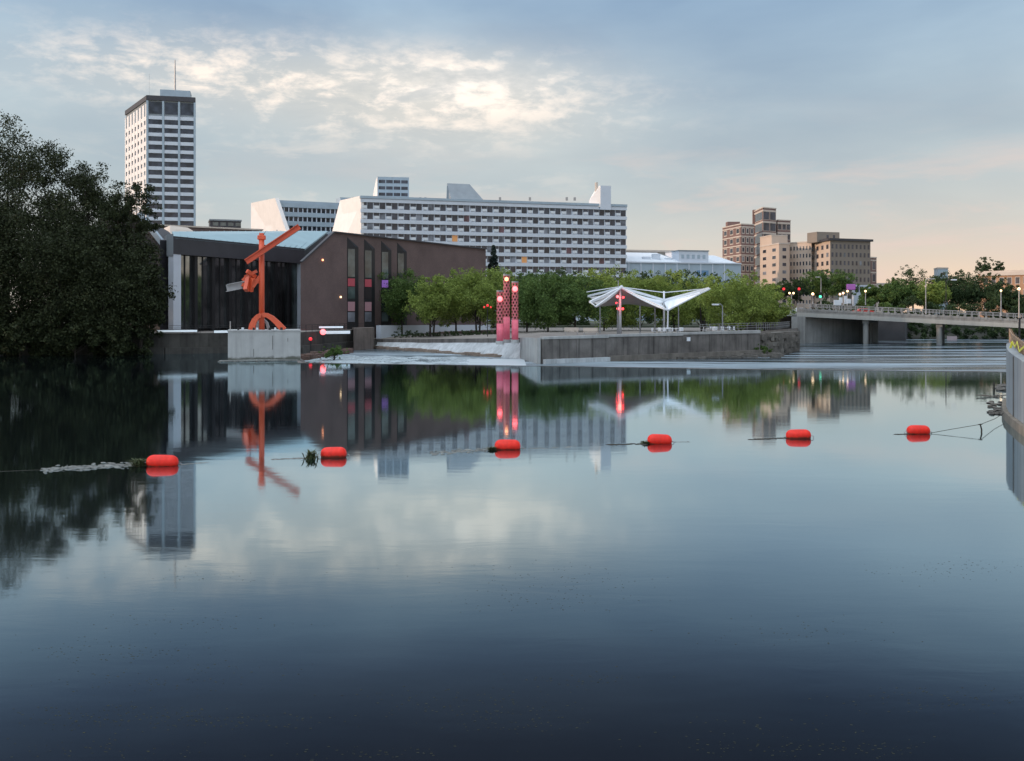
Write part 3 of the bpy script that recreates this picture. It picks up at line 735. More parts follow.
def low_back():
    f = Face(P(158, 260, z=0), P(262, 275, z=0)); t = thing('brown_block', 'low brown flat roofed block behind the cyan roof', 'building', P(158, 260, z=0))
    b = MB(); f.panel(b, 0, f.L, 0, H + (312 - 226.5) * .262, -20, 0); b.build('wall', M['brickb'], t)
    b = MB(); f.panel(b, -.3, f.L + .3, H + (312 - 226.5) * .262, H + (312 - 225) * .262, -20, .3); b.build('parapet', M['cream'], t)
    f = Face(P(210, 300, z=0), P(241, 303, z=0)); t = thing('penthouse_block', 'small dark flat roofed block with windows beside the slanted end wall', 'building', P(210, 300, z=0))
    b = MB(); f.panel(b, 0, f.L, 0, H + (312 - 220.5) * .300, -8, 0); b.build('wall', M['dark'], t)
    b = MB(); f.panel(b, -.2, f.L + .2, H + (312 - 220.5) * .300, H + (312 - 219) * .300, -8, .3); b.build('roof', M['grey'], t)
    for k in range(4): window(t, f, .8 + k * 2.2, 2.4 + k * 2.2, H + 86.5 * .3, H + 90 * .3, M['glassg'], out=.08)
low_back()
def theatre():
    C1, C2 = Vector((-29.5, 165, 0)), Vector((-5.5, 210, 0)); f0 = Face(C1, C2); u = f0.u
    A = C1 - u * 8.2; f = Face(A, C2); W = f.L; z0 = 1.2
    t = thing('brick_theatre', 'large brown brick hall with tall slot windows and a sloping roof shoulder', 'building', (A.x, A.y, 2.5))
    k = 8.2
    prof = [(0, 13.4), (k, 18.7), (W, 18.7)]
    b = MB(); fr = [f.p(0, z0), f.p(W, z0), f.p(W, 18.7), f.p(k, 18.7), f.p(0, 13.4)]
    bk = [Vector((p.x * 1.14, p.y * 1.14, p.z)) for p in fr]; b.face(fr); b.face(bk[::-1])
    for i in range(5): b.face([fr[i], bk[i], bk[(i + 1) % 5], fr[(i + 1) % 5]])
    b.build('wall', M['brickb'], t)
    c = MB(); c.bar(f.p(k, 18.82, .1), f.p(W, 18.82, .1), .5, .22); c.bar(f.p(0, 13.5, .1), f.p(k, 18.8, .1), .5, .22); c.build('coping', M['dark'], t)
    # slot windows (angled bays)
    def xat(px):  # facade distance where column px falls
        g = (px - 512) / F; return (g * f.A.y - f.A.x) / (f.u.x - g * f.u.y)
    for i, (pa, pb_) in enumerate(((347, 355.5), (364, 372), (381, 388.5), (397, 404))):
        x0, x1 = xat(pa), xat(pb_); wf = MB()
        xm = x0 + (x1 - x0) * .62; top = 18.2 - .0 * i
        def bay(mb, za, zb, o, slope=0.0):
            mb.prism([f.p(x0, 0, .02)[:2], f.p(xm, 0, o)[:2], f.p(x1, 0, o)[:2], f.p(x1, 0, .02)[:2]], za, zb)
        bay(wf, z0 + 1.2, top - 1.6, .62)
        # sloped hood
        h = [f.p(x0, top, .02), f.p(x1, top - 1.2, .02), f.p(x1, top - 1.6, .66), f.p(xm, top - 1.6, .66), f.p(x0, top - 1.6, .02)]
        wf.face([h[0], h[4], h[3]]); wf.face([h[0], h[3], h[2], h[1]])
        fr_ = wf.build('window_bay', M['mull'], t)
        g = Face(f.p(x0, 0, .04), f.p(xm, 0, .64)); gl = g.L
        ztop = top - 1.7
        segs = [(.62, .98, M['glassg']), (.50, .60, (M['redw'], M['redw'], M['purplew'], M['pinkw'])[i]), (.34, .49, (M['glassg'], M['black'], M['glass'], M['glass'])[i]), (.18, .30, (M['pinkw'], M['pinkw'], M['glassg'], M['glassg'])[i]), (.04, .165, (M['blind'], M['blind'], M['glassg'], M['glassg'])[i])]
        hh = ztop - 3.4
        for s0, s1, m_ in segs:
            w = MB(); g.panel(w, .12, gl - .12, 3.4 + s0 * hh, 3.4 + s1 * hh, .0, .05); w.build('pane', m_, fr_)
    for px, py in ((322, 260), (340, 297)):
        x = xat(px); g = MB(); p = f.p(x, H - (py - HY) * (f.A.y + f.u.y * x) / F, .16); g.box(p, (.25, .12, .3)); g.ball(p, .13 if px == 322 else .08); g.build('wall_lamp', M['orangelamp'] if px == 322 else M['warmlamp'], t)
theatre()

# ------------------------------------------------------------------ generic corner building
def corner_building(name, label, L, C, Rr, ytop, mats, base=0.0, rows=8, lc=3, fc=4, top_gap=.8, wh=.55, ww=.5, bands=None, cornice=None, z_low=None, group=None, wm='glass', frame=(.14, 'cream')):
    """L,C,R = (px, D): left, near and right corner"""
    l, c, r, bk = footprint(P(*L, z=0), P(*C, z=0), P(*Rr, z=0)); zt = H + (HY - ytop) * C[1] / F
    t = thing(name, label, 'building', (c.x, c.y, base), group)
    b = MB(); fl, ff = Face(l, c), Face(c, r)
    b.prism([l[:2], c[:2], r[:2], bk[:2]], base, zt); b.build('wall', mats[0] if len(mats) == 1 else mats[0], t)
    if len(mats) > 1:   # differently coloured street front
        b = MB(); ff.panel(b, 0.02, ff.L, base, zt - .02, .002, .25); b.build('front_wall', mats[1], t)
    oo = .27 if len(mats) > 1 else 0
    zl = z_low if z_low is not None else base + 3; fh = (zt - zl - top_gap) / rows
    for (fc_, n, o) in ((fl, lc, 0), (ff, fc, oo)):
        if not n: continue
        bw = fc_.L / n
        for i in range(rows):
            z1 = zt - top_gap - i * fh - fh * (1 - wh) * .4; z2 = z1 - fh * wh
            for k in range(n):
                x = (k + .5 - ww / 2) * bw; window(t, fc_, x, x + bw * ww, z2, z1, M['blind'] if (i * 5 + k * 7) % 11 == 4 else M[wm], out=o + .06, dep=.055, frame=frame)
    if bands:
        bb = MB()
        for i in range(0, rows + 1, bands[0]):
            z = zt - top_gap - i * fh + .1
            fl.panel(bb, 0, fl.L, z - bands[1], z, 0, .12); ff.panel(bb, 0, ff.L, z - bands[1], z, 0, oo + .12)
        bb.build('stone_bands', M['cream'], t)
    if cornice:
        bb = MB(); e = cornice[0]
        fl.panel(bb, -e, fl.L + e, zt, zt + cornice[1], -e, e); ff.panel(bb, -e, ff.L + e, zt + .003, zt + cornice[1] + .003, -3, e); bb.build('cornice', M['dark'], t)
    else:
        bb = MB(); fl.panel(bb, -.15, fl.L + .15, zt, zt + .5, -.5, .15); ff.panel(bb, .16, ff.L + .15, zt, zt + .503, -.5, oo + .15); bb.build('parapet', M['cream'], t)
    return t, fl, ff, zt
# red brick tower cluster
T, fl, ff, zt = corner_building('brick_tower', 'tallest slim brick tower with cream bands behind the beige blocks', (754.5, 462), (763, 445), (776, 450), 208, [M['brickr']], rows=9, lc=1, fc=2, wh=.72, ww=.82, bands=(1, .8), z_low=6)
b = MB(); q = fl.p(-1.2, 0, -.5); b.box((q.x, q.y, zt / 2), (2.0, 2.0, zt + 2.0)); b.build('spine', M['brickr'], T)
T, fl, ff, zt = corner_building('brick_apartments', 'left brick wing of the apartment tower with small white framed windows', (722.5, 452), (741, 432), (754, 436), 224.5, [M['brickr']], rows=9, lc=3, fc=3, wh=.46, ww=.42, bands=(1, .5), z_low=6, frame=(.32, 'cream'))
b = MB(); q = fl.p(4.5, zt, -3); b.box(q + Vector((0, 0, 1.2)), (5.5, 4, 2.6)); b.build('roof_house', M['brickr'], T)
T, fl, ff, zt = corner_building('brick_apartments', 'right brick wing behind the beige block with broad top windows', (775, 466), (777.5, 455), (790.5, 458), 220.5, [M['brickr']], rows=9, lc=0, fc=3, wh=.55, ww=.75, bands=(1, .8), z_low=6)
# beige hotel group
T, fl, ff, zt = corner_building('beige_block', 'tall beige stone block with blank peach side in front of the brick tower', (760, 428), (779, 408), (789.5, 411), 244, [M['beige']], rows=8, lc=2, fc=1, wh=.42, ww=.35, z_low=8)
b = MB(); fl.panel(b, 0, fl.L * .62, zt, zt + 4.0, -7, -.02); b.build('upper_storey', M['beige'], T)
b = MB(); fl.panel(b, -.1, fl.L * .62 + .1, zt + 4.0, zt + 4.4, -7, .1); b.build('roof_edge', M['cream'], T)
T, fl, ff, zt = corner_building('beige_wing', 'long beige connecting wing with rows of narrow dark windows', (788, 424), (789.5, 420), (811.5, 412), 243.5, [M['beige']], rows=8, lc=0, fc=7, wh=.5, ww=.42, z_low=8)
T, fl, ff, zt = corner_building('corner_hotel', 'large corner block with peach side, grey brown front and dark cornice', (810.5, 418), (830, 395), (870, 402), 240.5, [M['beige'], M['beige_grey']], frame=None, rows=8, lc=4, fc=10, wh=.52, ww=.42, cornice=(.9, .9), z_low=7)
b = MB(); q = Face(P(817, 404, z=0), P(839.5, 407, z=0)); q.panel(b, 0, q.L, zt, zt + 4.2, -7, 0); ph = b.build('penthouse', M['beige_grey'], T)
for x in (4.4, 7.4): b = MB(); q.panel(b, x, x + 1, zt + 1.7, zt + 3, 0, .05); b.build('window', M['glass'], ph)
T, fl, ff, zt = corner_building('brick_house', 'narrow dark red brick building at the right edge of the corner hotel', (869.5, 425), (871, 420), (876.5, 422), 258, [M['brickr']], rows=4, lc=0, fc=1, wh=.6, ww=.5, bands=(1, .5), z_low=7)
# white conservatory-like building between
def white_hall():
    t = thing('white_hall', 'wide pale building with white sloping roofs between hotel slab and brick towers', 'building', P(680, 380, z=0))
    f = Face(P(622, 372, z=0), P(741, 384, z=0)); W = f.L; Z = lambda y, D=376: H + (HY - y) * D / F
    b = MB(); f.panel(b, 0, W, 0, Z(262), -25, 0); b.build('wall', M['bluegrey'], t)
    b = MB(); f.panel(b, 1, W * .62, Z(249), Z(247), -25.5, -18); f.panel(b, 1, W * .62, Z(262), Z(249), -25, -19); b.build('back_parapet', M['cream'], t)
    b = MB()   # white sloping roof
    a = [f.p(1, Z(262), -.2), f.p(W * .50, Z(262), -.2), f.p(W * .43, Z(250), -17), f.p(3, Z(250), -17)]; b.face(a); b.face([a[1], f.p(W * .5, Z(262), -17), a[2]])
    a = [f.p(W * .72, Z(262), -1), f.p(W * .98, Z(262), -1), f.p(W * .90, Z(252.5), -13), f.p(W * .74, Z(252.5), -13)]; b.face(a); b.face([a[1], f.p(W * .98, Z(262), -13), a[2]]); b.face([a[3], f.p(W * .72, Z(262), -13), a[0]])
    b.build('roof', M['metalw'], t)
    b = MB(); f.panel(b, W * .48, W * .73, Z(262), Z(250.5), -14, -1); b.build('roof_box', M['white'], t)
    b = MB(); f.panel(b, W * .475, W * .735, Z(250.5), Z(249.5), -14, -.8); b.build('box_coping', M['grey'], t)
    for k in range(5):
        b = MB(); x = W * (.50 + .045 * k); f.panel(b, x, x + 1.1, Z(258), Z(254), -1, -.9); b.build('window', M['bluegrey'], t)
    b = MB(); f.panel(b, W * .62, W * .72, Z(276), Z(270), 0, .1); b.build('window', mat('blue_window', (.10, .22, .36), .3, .1, .5), t)
    b = MB()
    for k in range(9): x = W * (.05 + .1 * k); f.panel(b, x, x + .35, 0, Z(262.5), 0, .25)
    f.panel(b, 0, W, Z(263.2), Z(262), 0, .4); b.build('pilasters', M['white'], t)
    b = MB()
    for (x, y) in ((12, 259), (16, 256), (21, 260)): b.box(f.p(x, Z(y), -6), (3, 3, 2.2))
    b.build('roof_vents', M['white'], t)
white_hall()
# right side far buildings
def orange_building():
    t, fl, ff, zt = corner_building('orange_brick_building', 'orange brick building with rows of dark windows above the right trees', (978, 300), (982, 288), (1100, 262), 273, [M['orangeb']], rows=3, lc=0, fc=14, wh=.5, ww=.5, z_low=5.5)
    b = MB(); ff.panel(b, -.3, ff.L, zt - .9, zt + .1, 0, .35); b.build('eaves', M['cream'], t)
    b = MB(); ff.panel(b, ff.L * .38, ff.L * .6, zt + .1, zt + 1.8, -8, -2); b.build('roof_house', M['grey'], t)
orange_building()
corner_building('grey_block', 'small pale grey box building rising over the trees behind the bridge', (934, 430), (938, 420), (948, 422), 268.5, [M['bluegrey']], rows=5, lc=0, fc=1, wh=.2, ww=.4, z_low=8)
corner_building('far_house', 'distant low pale building peeping over trees left of the round tree', (866, 470), (869, 460), (899, 462), 284, [M['cream']], rows=3, lc=0, fc=4, wh=.3, ww=.4, z_low=5)
flush_windows()

# ------------------------------------------------------------------ bridge
def bridge():
    zb = lambda px: 4.75 + (px - 797) * (2.75 - 4.75) / (1030 - 797)     # deck underside
    A, B_ = P(797, 192, z=0), P(1075, 172, z=0); f = Face(A, B_); W = f.L
    za, zc = 4.75, 4.75 + (1075 - 797) * (2.75 - 4.75) / (1030 - 797)
    t = thing('road_bridge', 'long low concrete road bridge with pale railing crossing the river', 'bridge', (A.x, A.y, 0))
    def sl(mb, x0, x1, o0, o1, d0, d1):   # sloped box along the bridge between x0,x1; heights relative to the underside line
        h = lambda x: za + (zc - za) * x / W
        a, b_, c, d = f.p(x0, 0, o1), f.p(x1, 0, o1), f.p(x1, 0, o0), f.p(x0, 0, o0)
        mb.prism([a[:2], b_[:2], c[:2], d[:2]], [h(x0) + d0, h(x1) + d0, h(x1) + d0, h(x0) + d0], [h(x0) + d1, h(x1) + d1, h(x1) + d1, h(x0) + d1])
    b = MB(); sl(b, 0, W, -14, 0, .75, 1.15); sl(b, 0, W, -13.5, -.4, 0.35, .75); b.build('deck', M['conc_bridge'], t)
    b = MB(); sl(b, 0, W, -.7, .12, 0, .75); sl(b, 0, W, -14, -13.3, 0, .75); b.build('girder', mat('pale_girder', (.33, .335, .31), .8, .08, .3, stain=.2), t)
    b = MB(); sl(b, 0, W, -12.4, -1.6, 1.15, 1.17); b.build('roadway', M['asphalt'], t)
    b = MB(); sl(b, 0, W, -.35, .05, 1.15, 1.55); n = int(W / 1.15)
    for k in range(n): x = k * W / n; sl(b, x, x + .38, -.42, .12, 1.15, 1.75)
    b.build('parapet', M['conc_bridge'], t)
    for side, o in ((0, -.15), (1, -13.8)):
        b = MB(); n = int(W / 1.15)
        for k in range(n): x = k * W / n; sl(b, x + .1, x + .2, o - .05, o + .05, 1.6, 2.5)
        sl(b, 0, W, o - .06, o + .06, 2.42, 2.55); sl(b, 0, W, o - .04, o + .04, 1.95, 2.02); sl(b, 0, W, o - .04, o + .04, 2.18, 2.23)
        b.build('railing', M['railing'], t)
    # piers
    for px in (865, 939):
        g = (px - 512) / F; x = (g * f.A.y - f.A.x) / (f.u.x - g * f.u.y); h = za + (zc - za) * x / W
        for o in (-1.2, -7, -12.6):
            p = f.p(x, 0, o); b = MB(); b.tube([(p.x, p.y, -2), (p.x, p.y, h - .9), (p.x, p.y, h - .5)], [.5, .5, .62], 12)
            b.build('pier', M['conc_bridge'], t, smooth=False)
        b = MB(); a, c = f.p(x, 0, -.6), f.p(x, 0, -13.2); b.bar((a.x, a.y, h - .28), (c.x, c.y, h - .28), 1.1, .55); b.build('pier_cap', M['conc_bridge'], t)
        b = MB(); a, c = f.p(x, 0, -1.9), f.p(x, 0, -11.8); b.bar((a.x + .0, a.y, h / 2 - .8), (c.x, c.y, h / 2 - .8), .45, h); b.build('pier_wall', M['conc_dark'], t)
    # abutment on the island side
    b = MB(); a = f.p(-.2, 0, .1); f.panel(b, -1.0, 1.6, -1.8, za - .01, -14.5, .25); b.build('abutment', M['conc_bridge'], t)
    b = MB(); q0, q1 = f.p(1.6, 0, -.5), f.p(13.5, 0, -13); b.prism([q0[:2], q1[:2], (q1 + Vector((0, 3, 0)))[:2], (q0 + Vector((0, 3, 0)))[:2]], -1.8, [za, za - .45, za - .45, za]); b.build('abutment_wall', M['conc_bridge'], t)
    return f, W
bf, BW = bridge()
def approach():
    f = Face(P(752, 196, z=0), P(797, 192.2, z=0)); t = thing('bridge_approach', 'low approach span joining the bridge behind the big willow', 'bridge', f.p(0, 0))
    b = MB(); f.panel(b, -8, f.L - 1, 4.85, 5.5, -14, .1); b.build('deck', M['conc'], t)
    b = MB(); f.panel(b, -8, f.L - 1, 5.5, 5.95, -.3, .1)
    b.build('parapet', M['conc'], t)
    b = MB()
    for k in range(16): f.panel(b, -8 + k * 1.05, -7.9 + k * 1.05, 5.95, 6.75, -.15, -.05)
    f.panel(b, -8, f.L - 1, 6.65, 6.8, -.16, -.04); b.build('railing', M['railing'], t)
    b = MB(); f.panel(b, -8, f.L - 1, -2, 4.85, -14, -5); b.build('dark_wall', M['stone'], t)
approach()
# street behind the bridge with embankment
b = MB(); b.prism([P(740, 212)[:2], P(905, 208)[:2], P(915, 300)[:2], P(700, 300)[:2]], -2, [5.1, 4.9, 4.9, 5.1]); struct('street', b, M['asphalt'])
b = MB(); b.prism([P(1032, 189)[:2], (400, 150), (400, 236), P(1040, 235)[:2]], -2, 3.4); struct('road_embankment', b, M['ground'])

def rz_face(f): return math.atan2(f.u.y, f.u.x)
def lamp_post(px, D, ytop, ybase, label, globes=((0, 0),), gm='warmlamp', arm=None, group='street lamps beyond the bridge', gr=.24, pm='steel'):
    p0 = P(px, D, ybase); p1 = P(px, D, ytop); t = thing('street_lamp', label, 'street lamp', p0, group)
    b = MB(); b.tube([p0, p0 + Vector((0, 0, .6)), p1], [.16, .1, .07], 8); b.build('pole', M[pm], t)
    for dx, dz in globes:
        b = MB()
        if arm:
            b.tube([p1, p1 + Vector((arm * .5, 0, .3)), p1 + Vector((arm, 0, .25))], .06, 6); b.build('arm', M[pm], t)
            b = MB(); b.box(p1 + Vector((arm + (.4 if arm > 0 else -.4), 0, .2)), (1.0, .4, .22)); b.build('lamp_head', M[gm], t, bevel=.05)
        else:
            if dx: a = MB(); a.tube([p1 - Vector((0, 0, .3)), p1 + Vector((dx, 0, -.2))], .04, 5); a.build('arm', M[pm], t)
            b.ball(p1 + Vector((dx, 0, dz + gr * .8)), gr); b.build('lamp_globe', M[gm], t, smooth=True)
lamp_post(791.5, 228, 294, 304, 'twin globe street lamp between the two red traffic lights', ((-.45, 0), (.45, 0)))
lamp_post(812.8, 226, 295, 304, 'single bright warm street lamp under the round tree', gr=.3)
lamp_post(840, 222, 295, 305, 'lower warm street lamp left of the white signboards')
lamp_post(843.2, 226, 294, 305, 'middle warm street lamp just above the white signboards')
lamp_post(847.5, 230, 292, 305, 'warm street lamp under the left corner of the purple sign')
lamp_post(865.5, 232, 292, 305, 'small warm street lamp right of the purple sign', gr=.24)
lamp_post(925.8, 190, 280, 314, 'tall thin unlit pole light on the bridge between piers', arm=.8, gm='steel', group='tall bridge lights')
lamp_post(946, 181, 281, 318, 'tall dark bridge light with arm reaching right in front of the dark trees', arm=1.0, gm='metalw', pm='mull', group='tall bridge lights')
lamp_post(821, 240, 278, 304, 'tall thin pale pole in front of the round tree', arm=-.4, gm='steel', group='tall bridge lights')
lamp_post(1001, 172, 291.5, 316, 'slim street lamp with small glowing head at the bridge right end', gr=.18, group='lamps at the right bridge end')
lamp_post(1019, 168, 290, 322, 'yellowish street lamp nearest the right picture edge', gr=.24, pm='cream', group='lamps at the right bridge end')
def traffic_light(px, D, y, ybase, label, m_='redlamp'):
    p = P(px, D, y); p0 = P(px, D, ybase); t = thing('traffic_light', label, 'traffic light', p0, 'traffic lights beyond the bridge')
    b = MB(); b.tube([p0, p + Vector((0, 0, .6))], .08, 6); b.build('pole', M['mull'], t)
    b = MB(); b.box(p + Vector((0, -.05, 0)), (.42, .3, 1.15)); b.build('housing', M['mull'], t)
    for k, q in ((.36, m_), (0, 'black'), (-.36, 'green' if m_ == 'green' else 'black')):
        b = MB(); b.tube([p + Vector((0, -.2, k)), p + Vector((0, -.3, k))], .3 if q != 'black' else .13, 10); b.build('lens', M[q] if k != .36 or m_ != 'green' else M['black'], t)
traffic_light(783.5, 230, 290.5, 304, 'red traffic light left of the twin globe lamp', 'redlamp_dim')
traffic_light(798.8, 230, 290.5, 304, 'red traffic light right of the twin globe lamp', 'redlamp_dim')
traffic_light(820, 226, 295, 304, 'green traffic light beside the bright single street lamp', 'green')
def car(px, D, z, label, paint, rz=0.0):
    p = P(px, D, z=z); t = thing('parked_car', label, 'car', p, 'cars on the street beyond the bridge'); t.rotation_euler = (0, 0, rz)
    off = p
    b = MB(); prof = [(-2.15, .35), (-2.2, .8), (-1.9, .95), (-1.2, 1.0), (-.75, 1.42), (.65, 1.45), (1.25, 1.02), (2.0, .88), (2.2, .6), (2.15, .35)]
    fr = [off + Vector((x, -.85, zz)) for x, zz in prof]; bk = [q + Vector((0, 1.7, 0)) for q in fr]
    b.face(fr); b.face(bk[::-1])
    for k in range(len(fr)): b.face([fr[k], bk[k], bk[(k + 1) % len(fr)], fr[(k + 1) % len(fr)]])
    b.build('body', M[paint], t)
    b = MB(); g = [(-1.08, 1.03), (-.7, 1.36), (.6, 1.38), (1.1, 1.03)]
    b.prism([(off.x + q, off.y - .87) for q in (-1.08, 1.1)] + [(off.x + 1.1, off.y - .86), (off.x - 1.08, off.y - .86)], off.z + 1.03, [off.z + 1.3] * 4); b.build('side_window', M['glass'], t)
    for x in (-1.35, 1.35):
        for y in (-.8, .8):
            b = MB(); b.tube([off + Vector((x, y - .1, .33)), off + Vector((x, y + .1, .33))], .33, 14); w = b.build('wheel', M['tyre'], t)
car(772, 214, 5.1, 'silver car at the left end of the street behind the willow', 'car_s')
car(780.5, 216, 5.1, 'white car beside the silver car under the dark street trees', 'car_w')
car(800.5, 216, 5.1, 'white car right of the red traffic lights', 'car_w')
car(863, 214, 4.95, 'red car on the street right of the white signboards', 'car_r')
def board(px, D, y0, y1, w, label, m_='metalw'):
    p = P(px, D, y1); t = thing('signboard', label, 'sign', P(px, D, z=4.9), 'white signboards by the street'); h = (y1 - y0) * D / F
    b = MB(); b.box(P(px, D, (y0 + y1) / 2), (w, .12, h), .1); b.build('panel', M[m_], t, bevel=.02)
    b = MB(); q = P(px, D, z=4.9)
    for s in (-.3, .3): b.tube([q + Vector((s * w, .1, 0)), Vector((q.x + s * w, q.y + .1, p.z + .2))], .05, 5)
    b.build('post', M['steel'], t)
board(837.5, 206, 300, 305, 1.6, 'leftmost white signboard beyond the bridge rail'); board(840.8, 207, 297.5, 303, .7, 'narrow white signboard, second from the left beyond the rail')
board(845.5, 208, 296, 304, .6, 'tallest white signboard among those beyond the rail'); board(849, 206, 299, 303.5, .9, 'rightmost small white signboard beyond the rail')
p = P(851, 236, 287); t = thing('purple_sign', 'glowing purple shop sign below the grey brown corner hotel', 'sign', p)
b = MB(); b.box(p, (2.1, .25, 1.35)); b.build('panel', M['purple'], t, bevel=.1)
b = MB(); b.box(p + Vector((0, .16, 0)), (2.3, .06, 1.55)); b.build('frame', M['mull'], t)
b = MB(); b.tube([p - Vector((0, -.1, 0)), p - Vector((0, -.1, 5))], .12, 6); b.build('post', M['mull'], t)
b = MB(); f = Face(P(854, 268, z=0), P(871, 269, z=0)); t = thing('shop_front', 'low white shop front strip behind the purple sign', 'building', f.p(0, 3))
f.panel(b, 0, f.L, 3, H + (HY - 285) * .268, -1, 0); b.build('wall', M['white'], t)
for k in range(3): b = MB(); f.panel(b, .3 + k * 1.4, 1.4 + k * 1.4, H + 20 * .268, H + 25.5 * .268, 0, .05); b.build('window', M['glass'], t)
# small board on the bank under the bridge
p = P(952, 214, 339); t = thing('warning_board', 'small pale board on the dark bank under the bridge', 'sign', p)
b = MB(); b.box(p, (2.1, .1, 1.15)); b.build('panel', mat('pale_pink_board', (.45, .36, .36), .8, .1, 1), t)
b = MB(); b.box(p - Vector((0, -.08, 1.0)), (2.6, .3, .7)); b.build('base', mat('red_brown_base', (.14, .05, .045), .8, .2, 1), t)
# far bank slope under the bridge
b = MB(); q = [P(800, 224, z=ZL - .5), P(1060, 222, z=ZL - .5), P(1060, 240, z=2.6), P(800, 242, z=2.6)]; b.face(q); struct('far_bank', b, M['bank'])
b = MB(); rr = random.Random(3)
for j in range(60):
    u = rr.random(); p = P(800 + u * 80, 206 + rr.random() * 16, z=ZL); b.box(p + Vector((0, 0, .1)), (rr.uniform(.6, 2.0), rr.uniform(.5, 1.4), rr.uniform(.3, .8)), rr.random() * 3)
tag(b.build('rocks', M['stone']), 'brown rocks on the shallow bar under the bridge', 'rocks', kind='stuff')

# ------------------------------------------------------------------ trees
def leaf_cloud(centres, radii, counts, size, rs, flat=1.0, droop=0.0):
    P_ = []
    for c, r, n in zip(centres, radii, counts):
        d = rs.normal(size=(n, 3)); d /= np.linalg.norm(d, axis=1)[:, None]
        rad = r * (rs.rand(n) ** .45)[:, None]
        q = d * rad; q[:, 2] *= flat
        if droop: q[:, 2] -= droop * rs.rand(n) ** 2 * r
        P_.append(np.array(c) + q)
    pos = np.concatenate(P_); n = len(pos)
    a = rs.normal(size=(n, 3)); a /= np.linalg.norm(a, axis=1)[:, None]
    b_ = rs.normal(size=(n, 3)); b_ -= (a * b_).sum(1)[:, None] * a; b_ /= np.linalg.norm(b_, axis=1)[:, None]
    s = size * (.6 + .8 * rs.rand(n))[:, None]
    v = np.empty((n, 4, 3)); v[:, 0] = pos - a * s * .5; v[:, 1] = pos + b_ * s * .32; v[:, 2] = pos + a * s * .5; v[:, 3] = pos - b_ * s * .32
    return v.reshape(-1, 3)
def leaf_mesh(name, v, m):
    n = len(v) // 4; me = bpy.data.meshes.new(name)
    me.vertices.add(n * 4); me.loops.add(n * 4); me.polygons.add(n)
    me.vertices.foreach_set('co', v.astype(np.float32).ravel()); me.loops.foreach_set('vertex_index', np.arange(n * 4, dtype=np.int32))
    me.polygons.foreach_set('loop_start', np.arange(0, n * 4, 4, dtype=np.int32)); me.polygons.foreach_set('loop_total', np.full(n, 4, dtype=np.int32))
    me.materials.append(m); me.update(calc_edges=True); me.validate(); return me
def make_tree(label, loc, h, rx, trunk_h, leaf, seed, n=5000, size=.3, nclump=34, group=None, name='tree', ry=None, airy=0.0, trunk_r=None, cat='tree', shape=1.0, stems=1, skirt=.0):
    """unit = metres; crown from trunk_h to h"""
    rs = np.random.RandomState(seed); ry = ry or rx
    t = thing(name, label, cat, loc, group)
    cz = (h + trunk_h) / 2; rz = (h - trunk_h) / 2; h0 = h
    cen, rad, cnt = [], [], []
    for k in range(nclump):
        d = rs.normal(size=3); d /= np.linalg.norm(d)
        q = rs.rand() ** (1 / 2.4) * (.78 + airy * .3)
        w = 1.0 if d[2] > 0 else shape
        c = (d[0] * rx * q * w, d[1] * ry * q * w, cz + d[2] * rz * q)
        cen.append(c); rr_ = min(rx, rz) * rs.uniform(.22, .42) * (1 - airy * .35); rad.append(rr_); cnt.append(int(n / nclump * rs.uniform(.6, 1.4)))
    for k in range(int(nclump * .9)):     # small outer tufts break the outline
        d = rs.normal(size=3); d /= np.linalg.norm(d); d[2] = abs(d[2]) if rs.rand() < .7 else d[2]
        q = rs.uniform(.86, 1.04)
        cen.append((d[0] * rx * q, d[1] * ry * q, cz + d[2] * rz * q)); rad.append(min(rx, rz) * rs.uniform(.08, .18)); cnt.append(int(n / nclump * .16))
    v = leaf_cloud(cen, rad, cnt, size, rs, .8, .25)
    me = leaf_mesh('crown', v, leaf); o = bpy.data.objects.new('crown', me); COL.objects.link(o); o.parent = t
    tr = trunk_r or max(.1, h * .018); b = MB()
    for s in range(stems):
        ox = (s - (stems - 1) / 2) * tr * 3
        b.tube([(ox, 0, -1.2), (ox * 1.2, 0, trunk_h * .6), (ox * 2 + rs.normal() * .15, rs.normal() * .15, cz)], [tr * 1.25, tr, tr * .6], 7)
    for k in range(min(11, nclump)):
        c = Vector(cen[k]); st = Vector((0, 0, trunk_h * .75 + (cz - trunk_h) * rs.rand() * .8)); mid = st.lerp(c, .5) + Vector((0, 0, -.08 * h * rs.rand()))
        b.tube([st, mid, c], [tr * .45, tr * .28, tr * .08], 5)
    tb = b; me2 = bpy.data.meshes.new('trunk'); me2.from_pydata(tb.v, [], tb.f); me2.materials.append(M['bark'])
    o2 = bpy.data.objects.new('trunk', me2); COL.objects.link(o2); o2.parent = t
    return t
def tree_px(label, px, D, ytop, ybase, wpx, leaf, seed, crown_y=None, **k):
    zb = H - (ybase - HY) * D / F; zt = H - (ytop - HY) * D / F; h = zt - zb
    th = (ybase - (crown_y or (ybase - .28 * (ybase - ytop)))) * D / F
    return make_tree(label, P(px, D, z=zb), h, wpx * D / F / 2, th, M[leaf], seed, **k)

